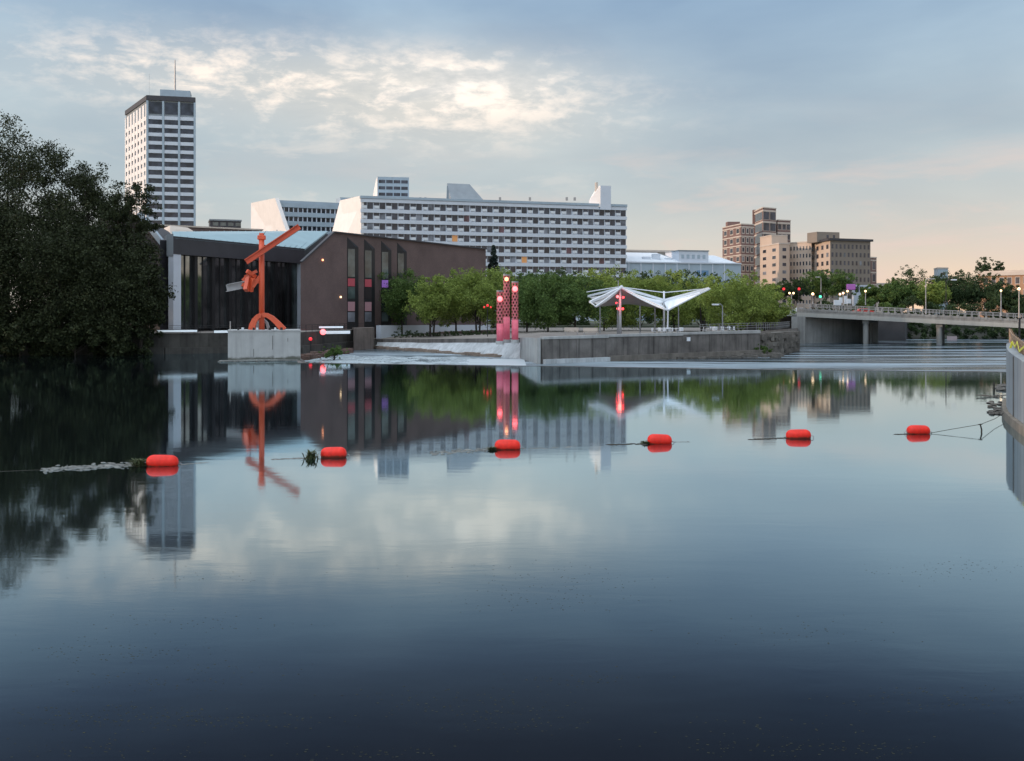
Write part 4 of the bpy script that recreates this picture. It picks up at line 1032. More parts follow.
# --- big dark trees on the left bank
G = 'big dark trees on the left bank'
for i, a in enumerate([
    (-70, 140, 95, 356, 150, 340, 'dark tree cut off by the left picture edge, behind the tallest one', .1),
    (5, 137, 117, 356, 130, 335, 'tallest dark tree on the left bank with feathery top at the picture edge', .5),
    (52, 139, 142, 356, 96, 335, 'tall dark tree with feathery top, second from the left picture edge', .75),
    (98, 137, 166, 356, 84, 345, 'broad dark tree in the middle of the left bank clump', .45),
    (-5, 129.5, 175, 356, 120, 352, 'broad dark tree in front at the left picture edge', .0),
    (62, 129.5, 195, 356, 110, 352, 'broad dark tree hanging over the water in the clump middle', .0),
    (112, 130.5, 222, 357, 96, 355, 'rounded dark tree bulging over the bank at the clump right side', .0)]):
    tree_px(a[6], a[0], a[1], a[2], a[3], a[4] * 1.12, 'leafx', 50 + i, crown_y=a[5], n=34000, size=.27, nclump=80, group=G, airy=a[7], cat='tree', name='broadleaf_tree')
tree_px('thin airy tree with lacy leaves in front of the tall white office tower', 136, 133.5, 176, 355, 50, 'leafx', 77, crown_y=275, n=10000, size=.26, nclump=48, airy=.75, name='broadleaf_tree')
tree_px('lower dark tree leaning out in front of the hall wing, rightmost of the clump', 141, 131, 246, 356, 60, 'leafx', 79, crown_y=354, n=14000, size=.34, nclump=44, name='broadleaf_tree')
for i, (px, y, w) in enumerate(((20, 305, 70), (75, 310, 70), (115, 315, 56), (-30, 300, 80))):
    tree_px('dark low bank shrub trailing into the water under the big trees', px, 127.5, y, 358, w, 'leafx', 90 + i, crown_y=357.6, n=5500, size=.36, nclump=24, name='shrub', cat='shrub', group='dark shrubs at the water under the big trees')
# unseen trees added outside the frame on the left that keep the low sun off the near bank
for i, (X, Y, h) in enumerate(((-105, 150, 30), (-120, 165, 32), (-100, 128, 28), (-135, 185, 33), (-150, 205, 34), (-96, 112, 27), (-90, 95, 26), (-170, 228, 32), (-80, 76, 27), (-76, 56, 26), (-74, 38, 26), (-78, 20, 25))):
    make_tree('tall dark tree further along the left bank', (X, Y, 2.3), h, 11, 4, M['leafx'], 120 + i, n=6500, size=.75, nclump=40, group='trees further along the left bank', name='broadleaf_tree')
# --- island trees
for i, (px, D, yt, w, lf, st, lab) in enumerate((
    (402, 178, 275, 50, 'leafm', 1, 'darker green tree in front of the slot windows, leftmost on the island'),
    (432, 165, 281, 42, 'leaf', 2, 'small bright tree next right of the leftmost island tree'),
    (456, 175, 276, 46, 'leaf', 1, 'bright tree in the middle of the row before the brick wall'),
    (478, 168, 273, 44, 'leaf', 2, 'bright tree with several stems before the right end of the brick wall'),
    (497, 182, 273, 44, 'leaf', 1, 'bright tree just left of the red light columns'),
    (527, 172, 274, 46, 'leafm', 1, 'mid green tree just right of the red light columns'),
    (548, 160, 279, 52, 'leafm', 1, 'wide dark tree between red light columns and benches'),
    (575, 166, 277, 54, 'leafm', 1, 'dark full tree above the left bench'),
    (604, 180, 273, 56, 'leaf', 1, 'broad light green tree behind the left end of the canopy'),
    (640, 184, 276, 58, 'leaf', 1, 'light green tree behind the canopy mast'),
    (674, 182, 276, 50, 'leaf', 1, 'light green tree behind the canopy right wing'),
    (703, 176, 280, 50, 'leaf', 2, 'light green tree between canopy tip and the big willow'),
    (737, 160, 277, 62, 'leaf', 3, 'big round willow at the right end of the island'),
    (764, 172, 290, 40, 'leaf', 1, 'small low willow leaning towards the bridge'))):
    z = island_z(px, D); yb = HY + (H - z) * F / D
    tree_px(lab, px, D, yt - 6, yb, w * 1.38, lf, 200 + i, crown_y=327 if px < 500 else (329 if px < 720 else 332), n=14000 if px != 737 else 16000, size=.30, nclump=46, group='green trees on the island', stems=st, shape=1.1, name='broadleaf_tree', trunk_r=.16)
# darker row behind
protos = [make_tree('dark green tree in the back row above the island trees', P(560, 250, z=2.3), 14.5, 8.5, 2.5, M['leafd'], 300 + k, n=6000, size=.5, nclump=34, group='dark back row of trees', name='broadleaf_tree') for k in range(3)]
pos = [(540, 268, 1.0), (560, 272, 1.05), (582, 262, 1.0), (510, 266, .85), (606, 268, .98), (632, 262, 1.0), (655, 268, .98), (680, 262, .98), (703, 268, 1.0), (724, 274, .8), (745, 266, .72), (524, 262, .85), (765, 262, .62)]
rr = random.Random(5)
for k, (px, D, s) in enumerate(pos):
    pr = protos[k % 3]; o = pr if k < 3 else dup(pr, (0, 0, 0), pr['label'], pr['group'])
    o.location = P(px, D, z=2.3); o.scale = (s, s, s); o.rotation_euler = (0, 0, rr.random() * 6)
# conifer beside the brick wall
def conifer(label, px, D, ytop, wpx):
    p = P(px, D, z=2.2); h = H - (ytop - HY) * D / F - 2.2; t = thing('conifer', label, 'tree', p); rs = np.random.RandomState(4)
    cen, rad, cnt = [], [], []
    for k in range(60):
        f = k / 60; z = h * (.12 + .86 * f); r = wpx * D / F / 2 * (1 - f) ** .8
        for j in range(3): a = rs.rand() * 6.28; cen.append((math.cos(a) * r * .75, math.sin(a) * r * .75, z)); rad.append(.25 * r + .3); cnt.append(70)
    o = bpy.data.objects.new('crown', leaf_mesh('crown', leaf_cloud(cen, rad, cnt, .34, rs, .5, .3), M['leafb'])); COL.objects.link(o); o.parent = t
    b = MB(); b.tube([(0, 0, -.5), (0, 0, h * .95)], [.28, .05], 7); me = bpy.data.meshes.new('trunk'); me.from_pydata(b.v, [], b.f); me.materials.append(M['bark']); q = bpy.data.objects.new('trunk', me); COL.objects.link(q); q.parent = t
conifer('dark bluish spruce standing at the right end of the brown brick wall', 493.5, 232, 243, 24)
# --- right side trees behind the bridge
for i, (px, D, yt, yb, w, lf, lab, ai, cy) in enumerate((
    (826, 262, 270, 302, 52, 'leafm', 'round domed green tree in front of the beige corner hotel', 0, 299),
    (792, 250, 281, 302, 34, 'leafd', 'dark tree behind the red traffic lights', 0, 299),
    (772, 246, 286, 302, 24, 'leafd', 'small dark tree left of the traffic lights', 0, 300),
    (880, 246, 286, 306, 40, 'leafm', 'low green tree right of the purple sign', 0, 304),
    (899, 250, 280, 312, 36, 'leafm', 'green tree left of the round topped brown tree', 0, 309),
    (913, 262, 266, 312, 32, 'leafd', 'round topped thin brownish tree above the others behind the bridge', .5, 296),
    (932, 246, 281, 312, 30, 'leaf', 'yellow green young tree beside the tall pole light', 0, 309),
    (952, 256, 271, 312, 40, 'leafd', 'dark wide tree below the small grey box building', 0, 309),
    (975, 250, 272, 312, 50, 'leafd', 'large dark tree left of the orange brick building', 0, 309),
    (1000, 244, 284, 314, 44, 'leafd', 'dark low tree before the orange brick building', 0, 311),
    (1026, 238, 300, 318, 40, 'leafd', 'dark low tree at the right picture edge behind the bridge', 0, 314),
    (985, 330, 257, 300, 13, 'leafd', 'slender tree with tufted top left of the two above the orange building roof', .6, 271),
    (997, 330, 262, 300, 12, 'leafd', 'slender tree with tufted top right of the two above the orange building roof', .6, 272))):
    tree_px(lab, px, D, yt - 1.5, yb, w * 1.25, lf, 400 + i, crown_y=min(cy + 6, yb - 1), n=13000 if ai == 0 else 2800, size=.36, nclump=56 if ai == 0 else 30, group='trees behind the bridge', airy=ai, name='broadleaf_tree')
def foliage_line(name, label, cat, a, c, h, depth, n, size, leaf, seed, kind=None):
    rs = np.random.RandomState(seed); L = (c - a).length; k = int(L / (h * .28)); cen, rad, cnt = [], [], []
    for i in range(k * 3):
        q = a.lerp(c, rs.rand()); z = rs.rand() ** .8 * h * (.78 + .22 * math.sin(i * 1.7)); cen.append((q.x, q.y + rs.uniform(-1, 1) * depth, q.z + z)); rad.append(h * rs.uniform(.14, .24)); cnt.append(int(n / (k * 3)))
    o = bpy.data.objects.new(name, leaf_mesh(name, leaf_cloud(cen, rad, cnt, size, rs, .85), M[leaf])); COL.objects.link(o)
    return tag(o, label, cat, kind=kind)
foliage_line('undergrowth', 'dense dark undergrowth on the far bank under the bridge', 'undergrowth', P(800, 243, z=.5), P(1045, 240, z=.5), 7.5, 3, 16000, .6, 'leafd', 500, 'stuff')
foliage_line('undergrowth', 'dense dark undergrowth behind the island trees', 'undergrowth', P(505, 246, z=1), P(775, 246, z=1), 9.0, 3, 20000, .6, 'leafd', 501, 'stuff')
foliage_line('bank_shrubs', 'dark leafy shrubs at the water on the far side beneath the bridge', 'shrubs', P(872, 224, z=-.6), P(1050, 224, z=-.6), 4.2, 1.5, 12000, .4, 'leafd', 510, 'stuff')
foliage_line('bank_shrubs', 'dark shrubs trailing into the water along the left bank', 'shrubs', P(-70, 126.8, z=-.5), P(150, 130.5, z=-.5), 4.0, 1.2, 16000, .32, 'leafx', 511, 'stuff')
foliage_line('hedge', 'long low dark hedge behind the bridge railing below the dark trees', 'hedge', P(898, 233, z=2.4), P(1045, 232, z=2.4), 6.6, 1.2, 17000, .36, 'leafd', 512)
foliage_line('hedge', 'low dark hedge edging the path under the row of bright trees', 'hedge', P(392, 170, z=1.2), P(497, 158, z=1.75), 1.1, .4, 7000, .16, 'leafd', 513)
foliage_line('hedge', 'low green hedge along the street right of the purple sign', 'hedge', P(858, 236, z=4), P(905, 232, z=4), 5.2, 1.5, 4000, .4, 'leafm', 502)
foliage_line('hedge', 'low green hedge at the street edge beside the big willow', 'hedge', P(765, 211, z=4.6), P(818, 210, z=4.6), 1.6, .6, 3000, .25, 'leafm', 508)
make_tree('bright green bush on the bar under the bridge', P(889, 214, z=ZL), 2.9, 4.3, .1, M['leafm'], 503, n=2600, size=.28, nclump=20, name='bush', cat='bush')
make_tree('dark round bush on the rocks right of the concrete block', P(334, 124, z=ZL), 1.9, 1.9, .1, M['leafm'], 504, n=2600, size=.16, nclump=20, name='bush', cat='bush')
make_tree('small weedy bush at the foot of the seawall near the rubble abutment', P(762, 136.5, z=ZL), 1.7, 1.5, .1, M['leafm'], 505, n=1500, size=.16, nclump=14, name='bush', cat='bush')
b = MB(); rr = random.Random(12)
for j in range(70):
    u = rr.random(); p = P(306 + u * 44, 128 + u * 24 - rr.random() * 6, z=ZL); b.box(p + Vector((0, 0, .2)), (rr.uniform(.5, 1.5), rr.uniform(.5, 1.3), rr.uniform(.4, 1.1)), rr.random() * 3)
tag(b.build('rocks', mat('reddish_rock', (.13, .085, .07), .95, .35, .8, bump=.5)), 'reddish dark rocks between the concrete block and the pale apron', 'rocks', kind='stuff')

# ------------------------------------------------------------------ concrete pier and orange sculpture
PD = 114.3; PZ = H - (330 - HY) * PD / F; ang = math.atan2(264 - 512, F)          # yaw so the face looks at the viewer
pc = P(264.5, PD, z=0); ux = Vector((math.cos(-ang), math.sin(-ang) * -1, 0)); ux = Vector((math.cos(ang), -math.sin(ang) , 0)); uy = Vector((math.sin(ang), math.cos(ang), 0))
hw = 8.05 / 2 * 1.0
def pp(x, y): q = pc + ux * x + uy * y; return (q.x, q.y)
t = thing('concrete_pier', 'big square pale concrete block standing in the river under the orange sculpture', 'pier', pc)
b = MB(); b.prism([pp(-hw, 0), pp(hw, 0), pp(hw, 6), pp(-hw, 6)], -2.5, PZ - .16); b.build('block', M['conc_pier'], t)
b = MB(); b.prism([pp(-hw - .06, -.06), pp(hw + .06, -.06), pp(hw + .06, 6.06), pp(-hw - .06, 6.06)], PZ - .158, PZ); b.build('top_slab', M['conc_pier'], t)
b = MB()
for x, h0, h1 in ((.9, 1.3, 2.9), (-1.2, .5, 1.4), (2.6, 2.2, 2.6)): q = pp(x, -.015); b.box((q[0], q[1], (h0 + h1) / 2), (.05, .03, h1 - h0), -ang)
b.build('crack', M['conc_dark'], t)
b = MB(); q = pp(-hw + .25, .3); b.tube([(q[0], q[1], PZ), (q[0], q[1], PZ + 1.0)], .06, 6); b.build('post', M['steel'], t)
for i, x in enumerate((-2.9, -2.4, -1.2, -.8, .6, 1.2, 1.9)):
    q = pp(x, .4); b = MB(); b.box((q[0], q[1], PZ + .14), (.2, .2, .28), i); b.build('stone', M['metalw'] if i % 2 else M['mull'], t)
# debris raft at its foot
b = MB(); rr = random.Random(2)
b.tube([pp(-hw - .9, -.6) + (.05,), pp(-.5, -.5) + (.08,), pp(hw - .3, -.35) + (.05,)], [.12, .16, .09], 7)
for j in range(30): q = pp(rr.uniform(-hw - .8, -hw + 1.5) if j < 18 else rr.uniform(-hw, hw), -.5 - rr.random() * .6); b.box((q[0], q[1], .04), (rr.uniform(.3, 1.2), rr.uniform(.05, .2), .12), rr.random() * .6 - ang)
tag(b.build('driftwood', M['debris']), 'grey driftwood log caught along the foot of the concrete block', 'driftwood')

SD = PD + 2.4
def sp(px, py, dd=0.0): return P(px, SD + dd, py)
t = thing('steel_sculpture', 'tall orange red steel beam sculpture standing on the concrete block', 'sculpture', P(261.5, SD, z=PZ))
b = MB(); base = Vector((sp(261.8, 330).x, SD, PZ)); top = sp(261.6, 238); b.tube([base, top], [.33, .31], 16); ms = b.build('mast', M['orange'], t, smooth=True)
b = MB(); b.box(top + Vector((0, 0, .05)), (.85, .7, .5)); b.box(top + Vector((0, 0, .42)), (.5, .5, .3)); b.build('mast_cap', M['orange'], ms, bevel=.05)
b = MB(); b.tube([top, sp(259.5, 232.5)], .03, 5); b.tube([top, sp(265.5, 231.5)], .03, 5); b.build('cable', M['mull'], ms)
# diagonal H-beam
def hbeam(mb, a, c, h, w, th):
    d = (c - a).normalized(); side = Vector((0, 1, 0)); up = d.cross(side).normalized()
    for s in (-1, 1): mb.bar(a + up * s * h / 2, c + up * s * h / 2, w, th)
    rot = d.to_track_quat('X', 'Z').to_matrix(); mb.box((a + c) / 2, ((c - a).length * .998, th, h * .96), 0, 0, rot)
b = MB(); hbeam(b, sp(246, 262, -1.0), sp(299.5, 226.5, -.2), .55, .62, .1); b.build('diagonal_beam', M['orange'], t)
# arched legs: bent flat plates
def arch(mb, pts, wd, dep):
    n = len(pts); L, Rr_ = [], []
    for i, p in enumerate(pts):
        d = (pts[min(i + 1, n - 1)] - pts[max(i - 1, 0)]); d.y = 0; d.normalize(); nn = Vector((-d.z, 0, d.x)); L.append(p + nn * wd[i] / 2); Rr_.append(p - nn * wd[i] / 2)
    o = Vector((0, dep / 2, 0))
    for i in range(n - 1):
        mb.face([L[i] - o, Rr_[i] - o, Rr_[i + 1] - o, L[i + 1] - o]); mb.face([L[i + 1] + o, Rr_[i + 1] + o, Rr_[i] + o, L[i] + o])
        mb.face([L[i] + o, L[i] - o, L[i + 1] - o, L[i + 1] + o]); mb.face([Rr_[i] - o, Rr_[i] + o, Rr_[i + 1] + o, Rr_[i + 1] - o])
    mb.face([L[0] + o, Rr_[0] + o, Rr_[0] - o, L[0] - o]); mb.face([L[-1] - o, Rr_[-1] - o, Rr_[-1] + o, L[-1] + o])
lp_ = [(251.8, 330), (252.6, 325), (254.8, 320), (258, 316.5), (262, 314.6)]
b = MB(); arch(b, [sp(x, y, -.4) for x, y in lp_], [.80, .72, .62, .55, .5], .35); b.build('arched_leg', M['orange'], t)
lp_ = [(262, 314.6), (267, 315.2), (272, 318), (277, 322.5), (283.8, 330)]
b = MB(); arch(b, [sp(x, y, -.4) for x, y in lp_], [.5, .52, .58, .62, .72], .35); b.build('arched_leg', M['orange'], t)
b = MB(); arch(b, [sp(x, y, .9) for x, y in ((256.5, 330), (258, 323), (262, 318), (267, 323), (269, 330))], [.3, .3, .3, .3, .3], .3); b.build('arched_leg', M['steel'], t)
# knot of plates and the hanging grey beam
b = MB(); rr = random.Random(9)
for (x0, y0, x1, y1, w, h) in ((243, 281, 252, 272, .3, .5), (247, 271, 255.5, 277, .3, .45), (246, 290.5, 249, 276, .45, .7), (250, 291, 252.5, 278, .4, .75), (252.5, 287, 259.8, 276.5, .25, .4), (242.5, 284.5, 250, 290, .3, .4), (245, 277, 257, 271, .25, .35)):
    b.bar(sp(x0, y0, rr.uniform(-.9, 0)), sp(x1, y1, rr.uniform(-.5, .3)), w, h)
kn = b.build('plate_knot', M['orange'], t)
b = MB(); a, c = sp(226.5, 288, -1.2), sp(244.5, 284.5, -.4)
for s in (-1, 1): b.bar(a + Vector((.06 * s, 0, .40 * s)), c + Vector((.06 * s, 0, .40 * s)), .5, .10)
b.bar(a, c, .08, .75); b.build('hanging_beam', M['steel'], t)
b = MB(); b.bar(sp(243, 285, -.5), sp(259, 282.5, 0), .16, .2); b.build('bracket_arm', M['orange'], t)
b = MB(); b.tube([sp(250.5, 259.3, -.8), sp(250, 273, -.5)], .035, 5); b.build('sling', M['mull'], t)

# ------------------------------------------------------------------ three perforated light columns
def light_column(px, D, ytop, wpx, lamp_y, lampm, lab, lr):
    z0 = island_z(px, D) - .05; p0 = P(px, D, z=z0); zt = H - (ytop - HY) * D / F; r = wpx * D / F / 2 * .93
    t = thing('light_column', lab, 'light sculpture', p0, 'three red light columns'); n = 24; hgt = zt - z0; rows = int(hgt / .2)
    lo_, hi_ = MB(), MB(); split = .36
    b = MB(); b.tube([p0, p0 + Vector((0, 0, hgt * split))], r, 20); b.build('lit_base', M['pinkpaint'], t, smooth=True)
    for i in range(rows):
        z1 = hgt * split + (hgt * (1 - split)) * i / rows; z2 = hgt * split + (hgt * (1 - split)) * (i + 1) / rows
        for j in range(n):
            if (i % 3 in (1, 2)) and ((j + (2 if i % 6 > 2 else 0)) % 4 in (1, 2)): continue
            a0, a1 = 2 * math.pi * j / n, 2 * math.pi * (j + 1) / n
            for rr_, flip in ((r, 0), (r - .06, 1)):
                q = [p0 + Vector((math.cos(a0) * rr_, math.sin(a0) * rr_, z1)), p0 + Vector((math.cos(a1) * rr_, math.sin(a1) * rr_, z1)), p0 + Vector((math.cos(a1) * rr_, math.sin(a1) * rr_, z2)), p0 + Vector((math.cos(a0) * rr_, math.sin(a0) * rr_, z2))]
                hi_.face(q[::-1] if flip else q)
    hi_.build('perforated_tube', M['redpaint'], t)
    b = MB(); b.tube([p0 + Vector((0, 0, hgt * split + .01)), p0 + Vector((0, 0, hgt))], r * .35, 10); b.build('inner_pole', M['black'], t)
    b = MB(); b.tube([p0 + Vector((0, 0, hgt - .02)), p0 + Vector((0, 0, hgt + .14))], r * 1.06, 20); b.build('top_ring', M['railing'], t)
    zl = H - (lamp_y - HY) * D / F; b = MB(); b.ball((p0.x, p0.y - r * .85, zl), lr, 14, 10); b.build('lamp_globe', M[lampm], t, smooth=True)
    b = MB(); b.tube([p0 + Vector((0, 0, -.3)), p0 + Vector((0, 0, .15))], r * 1.25, 20); b.build('base_ring', M['conc'], t)
light_column(500, 127.5, 291.5, 7.4, 299, 'redcore', 'shortest red perforated light column with a big red lamp, leftmost of three', .34)
light_column(506.6, 130.5, 275.5, 7.2, 279.3, 'orangelamp', 'tallest red perforated light column with an orange lamp, middle of three', .26)
light_column(515, 127.5, 282.5, 7.2, 289, 'redcore', 'rightmost of the three red perforated light columns, medium tall', .34)
# small red lamp on post left of them
p = P(487.5, 150, z=island_z(487.5, 150)); q = P(487.5, 150, 305.5); t = thing('path_lamp', 'small red path lamp under the tree left of the light columns', 'lamp', p)
b = MB(); b.tube([p, q], .06, 6); b.build('pole', M['mull'], t); b = MB(); b.ball(q, .2); b.ball(q + Vector((-.5, 0, -.25)), .14); b.ball(q + Vector((.5, 0, -.25)), .14); b.build('lamp_globe', M['redlamp_dim'], t)

# ------------------------------------------------------------------ white canopy
def canopy():
    D = 140; zg = island_z(620, D); base = P(620, D, z=zg)
    t = thing('tent_canopy', 'white winged tensile canopy on two masts above the seawall', 'canopy', base)
    pk = P(621.5, D, 288.5)
    LF, LB, RF, RB = P(590, D - 6, 303), P(588.5, D + 8, 297), P(668, D - 7, 311), P(665, D + 7, 301)
    LF2 = P(596, D - 8.5, 307.5); tip = P(710, D - 2, 289.5); tip2 = P(706, D + 7, 290)
    def membrane(corners, peak, sag, m, name, arch_=.18):
        b = MB(); n = 10
        for i in range(len(corners) - 1):
            a, c = corners[i], corners[i + 1]
            g = [[None] * (n + 1) for _ in range(n + 1)]
            for u in range(n + 1):
                for v in range(n + 1):
                    e = a.lerp(c, v / n); mid = e + (peak.lerp((a + c) / 2, .5) - e) * (arch_ * math.sin(math.pi * v / n)); q = peak.lerp(mid, u / n)
                    q.z -= sag * math.sin(math.pi * u / n) ; g[u][v] = q
            o0 = len(b.v); b.v += [tuple(g[u][v]) for u in range(n + 1) for v in range(n + 1)]
            for u in range(n):
                for v in range(n): a0 = o0 + u * (n + 1) + v; b.f.append((a0, a0 + n + 1, a0 + n + 2, a0 + 1)); b.mi.append(0)
        o = b.build(name, m, t, smooth=True); so_ = o.modifiers.new('thick', 'SOLIDIFY'); so_.thickness = .05; return o
    
    membrane([RF, RB], pk, .2, M['fabricw'], 'side_membrane')
    membrane([LB, LF, LF2], pk, .25, M['fabric'], 'left_membrane')
    membrane([P(667, D + 5, 309), P(594, D + 5, 307)], pk, .1, M['fabric'], 'main_membrane', .42)
    pl = bpy.data.lights.new('mast_lamp_light', 'POINT'); pl.energy = 35; pl.color = (1, .12, .08); pl.shadow_soft_size = .3
    po = bpy.data.objects.new('mast_lamp_light', pl); COL.objects.link(po); po.parent = t; po.location = P(619.8, D - .9, 297.5) - base
    w1 = membrane([RF, tip], P(664, D, 301.5), .15, M['fabricw'], 'wing_membrane'); membrane([tip2, RB], P(664, D + 1, 301.5), .15, M['fabricw'], 'wing_membrane')
    for a, c, w in ((pk, LF, .32), (pk, LB, .32), (pk, P(664, D, 301), .36), (pk, LF2, .18), (P(664, D, 301), P(709, D - 1, 289), .34), (P(664, D, 304), P(700, D - 2, 293.5), .16), (LF2, LF, .12), (pk, RF, .2), (RF, tip, .16)):
        b = MB(); up = Vector((0, 0, .12)); b.bar(a + up, c + up, w, w * .9); b.build('beam', M['metalw'], t)
    for a, c in ((pk + Vector((0, 0, .3)), P(586.5, D, 292)), (pk + Vector((0, 0, .2)), P(664, D, 292.5)), (P(664, D, 292.5), P(709, D, 288.5))):
        b = MB(); b.bar(a, c, .12, .12); b.build('tie_rod', M['metalw'], t)
    b = MB(); b.tube([base, P(620, D, 289)], [.24, .17], 12); m1 = b.build('mast', M['metalw'], t, smooth=True)
    b = MB(); b.tube([P(618.3, D, 291), P(618.3, D, 280.5)], .07, 6); b.build('spire', M['railing'], m1)
    b = MB(); b.ball(pk + Vector((0, 0, .2)), .26); b.build('peak_cap', M['metalw'], m1)
    q = P(664, D, z=island_z(664, D)); b = MB(); b.tube([q, P(664, D, 291)], [.17, .12], 10); b.build('mast', M['metalw'], t, smooth=True)
    q = P(667.5, D - 6, z=island_z(667, D - 6)); b = MB(); b.tube([q, RF], .11, 8); b.build('post', M['metalw'], t)
    for x, dd in ((617.5, -1), (655, 6), (600, 8), (640, 8)):
        q = P(x, D + dd, z=island_z(x, D + dd)); b = MB(); b.tube([q, P(x, D + dd, 303)], .09, 8); b.build('post', M['railing'], t)
    for dx, y, r, m_ in ((-.35, 296.6, .20, 'redcore'), (.45, 297.4, .16, 'redlamp'), (-.3, 308.6, .19, 'redcore'), (.38, 308.8, .17, 'redlamp'), (-.5, 303, .12, 'redlamp')):
        b = MB(); b.ball(P(619.8, D - .4, y) + Vector((dx, -.25, 0)), r); b.build('red_lamp', M[m_], t, smooth=True)
canopy()
# lamp posts and small stuff near the canopy
lamp_post(678.5, 143, 307, 332, 'short pale curved lamp post right of the canopy mast', arm=-.6, gm='railing', pm='railing', group='pale lamp posts on the island')
lamp_post(722.5, 142, 306, 332, 'pale lamp post with square head before the big willow', arm=-.6, gm='metalw', pm='railing', group='pale lamp posts on the island')
def table(px, D, lab):
    p = P(px, D, z=island_z(px, D)); t = thing('cafe_table', lab, 'table', p, 'white cafe tables under the canopy')
    b = MB(); b.tube([p + Vector((0, 0, .72)), p + Vector((0, 0, .76))], .5, 16); b.build('tabletop', M['metalw'], t)
    b = MB(); b.tube([p, p + Vector((0, 0, .72))], .06, 8); b.tube([p, p + Vector((0, 0, .05))], .3, 12); b.build('leg', M['railing'], t)
    for k in range(3):
        a = k * 2.1 + px; q = p + Vector((math.cos(a) * .8, math.sin(a) * .8, 0)); b = MB(); b.box(q + Vector((0, 0, .43)), (.4, .4, .05), a); b.box(q + Vector((math.cos(a) * .2, math.sin(a) * .2, .68)), (.05, .4, .45), a)
        c = b.build('seat', M['metalw'], t)
for px, D, l in ((659, 133, 'white cafe table just left of the right canopy mast'), (665.5, 133, 'white cafe table at the foot of the right canopy mast'), (672, 134, 'white cafe table just right of the right canopy mast'), (677.5, 134, 'white cafe table beside the short curved lamp post'),
                 (711, 137, 'white cafe table left of the square headed lamp post'), (716.5, 138, 'white cafe table against the square headed lamp post'), (728, 139, 'white cafe table right of the square headed lamp post')): table(px, D, l)
# railing along the island edge near the bridge
t = thing('island_railing', 'thin pale railing along the seawall top before the big willow', 'railing', ip[6]); b = MB(); c = MB()
pts = [P(700, 132, z=2.95), ip[7] + Vector((0, .4, .2)), P(776, 150, z=3.0), P(790, 170, z=3.0)]
for a, e in zip(pts[:-1], pts[1:]):
    n = int((e - a).length / 1.5)
    for k in range(n): q = a.lerp(e, k / n); b = MB(); b.tube([q, q + Vector((0, 0, 1.0))], .035, 5); b.build('post', M['railing'], t)
    for h in (.35, .7, 1.0): c.bar(a + Vector((0, 0, h)), e + Vector((0, 0, h)), .05)
c.build('rail', M['railing'], t)
b = MB(); p = P(687.5, 129.2, 339); b.box(p - Vector((0, .75, 0)), (.45, .2, .5)); tag(b.build('outfall_box', M['metalw']), 'tiny white box fixed high on the seawall face', 'box')

# ------------------------------------------------------------------ near concrete wall on the right
def near_wall():
    pts = [(P(1013, 61, z=0), 3.75), (P(1006.5, 59, z=0), 3.75), (P(1006.2, 55, z=0), 3.7), (P(1008.5, 52, z=0), 3.55), (P(1014, 49.5, z=0), 3.45), (P(1023, 46.5, z=0), 3.3), (P(1050, 40, z=0), 3.1), (P(1100, 33, z=0), 3.0), (P(1250, 24, z=0), 3.0), (P(1500, 18, z=0), 3.0)]
    t = thing('river_wall', 'tall pale curved concrete wall end close on the right', 'river wall', pts[2][0]); b = MB(); f = MB(); j = MB()
    for (a, za), (c, zc) in zip(pts[:-1], pts[1:]):
        d = c - a; n = Vector((d.y, -d.x, 0)).normalized()
        if (a - Vector((35, 50, 0))).dot(n) < (a + n - Vector((35, 50, 0))).dot(n) and False: n = -n
        # inside is towards +x
        inn = -n if n.x < 0 or n.y < 0 and n.x < .2 else n
        inn = Vector((-n.x, -n.y, 0)) if (Vector((40, a.y + 5, 0)) - a).dot(n) < 0 else n
        b.prism([a[:2], c[:2], (c + inn * .45)[:2], (a + inn * .45)[:2]], -2, [za, zc, zc, za])
        f.prism([(a - inn * .22)[:2], (c - inn * .22)[:2], c[:2], a[:2]], -2, .42)
    b.build('wall_face', M['conc_near'], t); f.build('footing', mat('brownish_footing', (.22, .19, .15), .9, .3, 1.2, bump=.3), t)
    a = pts[4][0]; j.box((a.x - .02, a.y - .02, 1.9), (.05, .08, 3.0), .6); j.build('joint', M['conc_dark'], t)
    return pts
M['conc_near'] = mat('near_concrete', (.30, .32, .33), .85, .10, .9, bump=.15, stretch=(1, 1, .5), stain=.35)
wp = near_wall()
t = thing('wooden_fence', 'wooden board fence with yellow tape on top of the near wall', 'fence', P(1014, 60, z=3)); 
fp = [P(1010.5, 62, z=0), P(1013.5, 56, z=0), P(1019, 52.5, z=0), P(1028, 49, z=0), P(1046, 44, z=0)]
fz = [4.55, 4.35, 4.2, 4.0, 3.8]; k_ = 0
for (a, za), (c, zc) in zip(list(zip(fp, fz))[:-1], list(zip(fp, fz))[1:]):
    n = 3
    for k in range(n):
        q = a.lerp(c, k / n); zz = za + (zc - za) * k / n; b = MB(); b.box((q.x, q.y, (2.8 + zz) / 2), (.13, .13, zz - 2.8)); b.build('post', M['wood'], t)
b = MB(); c2 = MB()
for i in range(4):
    for h in (0.08, .45, .82): b.bar((fp[i].x - .08, fp[i].y, fz[i] - h), (fp[i + 1].x - .08, fp[i + 1].y, fz[i + 1] - h), .04, .2)
b.build('rail', M['wood'], t)
b = MB(); pts = [(1013, 54, 3.6), (1015, 54, 4.0), (1017.5, 53, 3.75), (1020, 52, 4.05), (1022, 51, 3.6), (1027, 49, 3.9), (1032, 47, 3.5)]
for (x0, D0, z0_), (x1, D1, z1_) in zip(pts[:-1], pts[1:]): b.bar(P(x0, D0, z=z0_) - Vector((.2, .1, 0)), P(x1, D1, z=z1_) - Vector((.2, .1, 0)), .015, .12)
b.build('tape', M['yellow'], t)
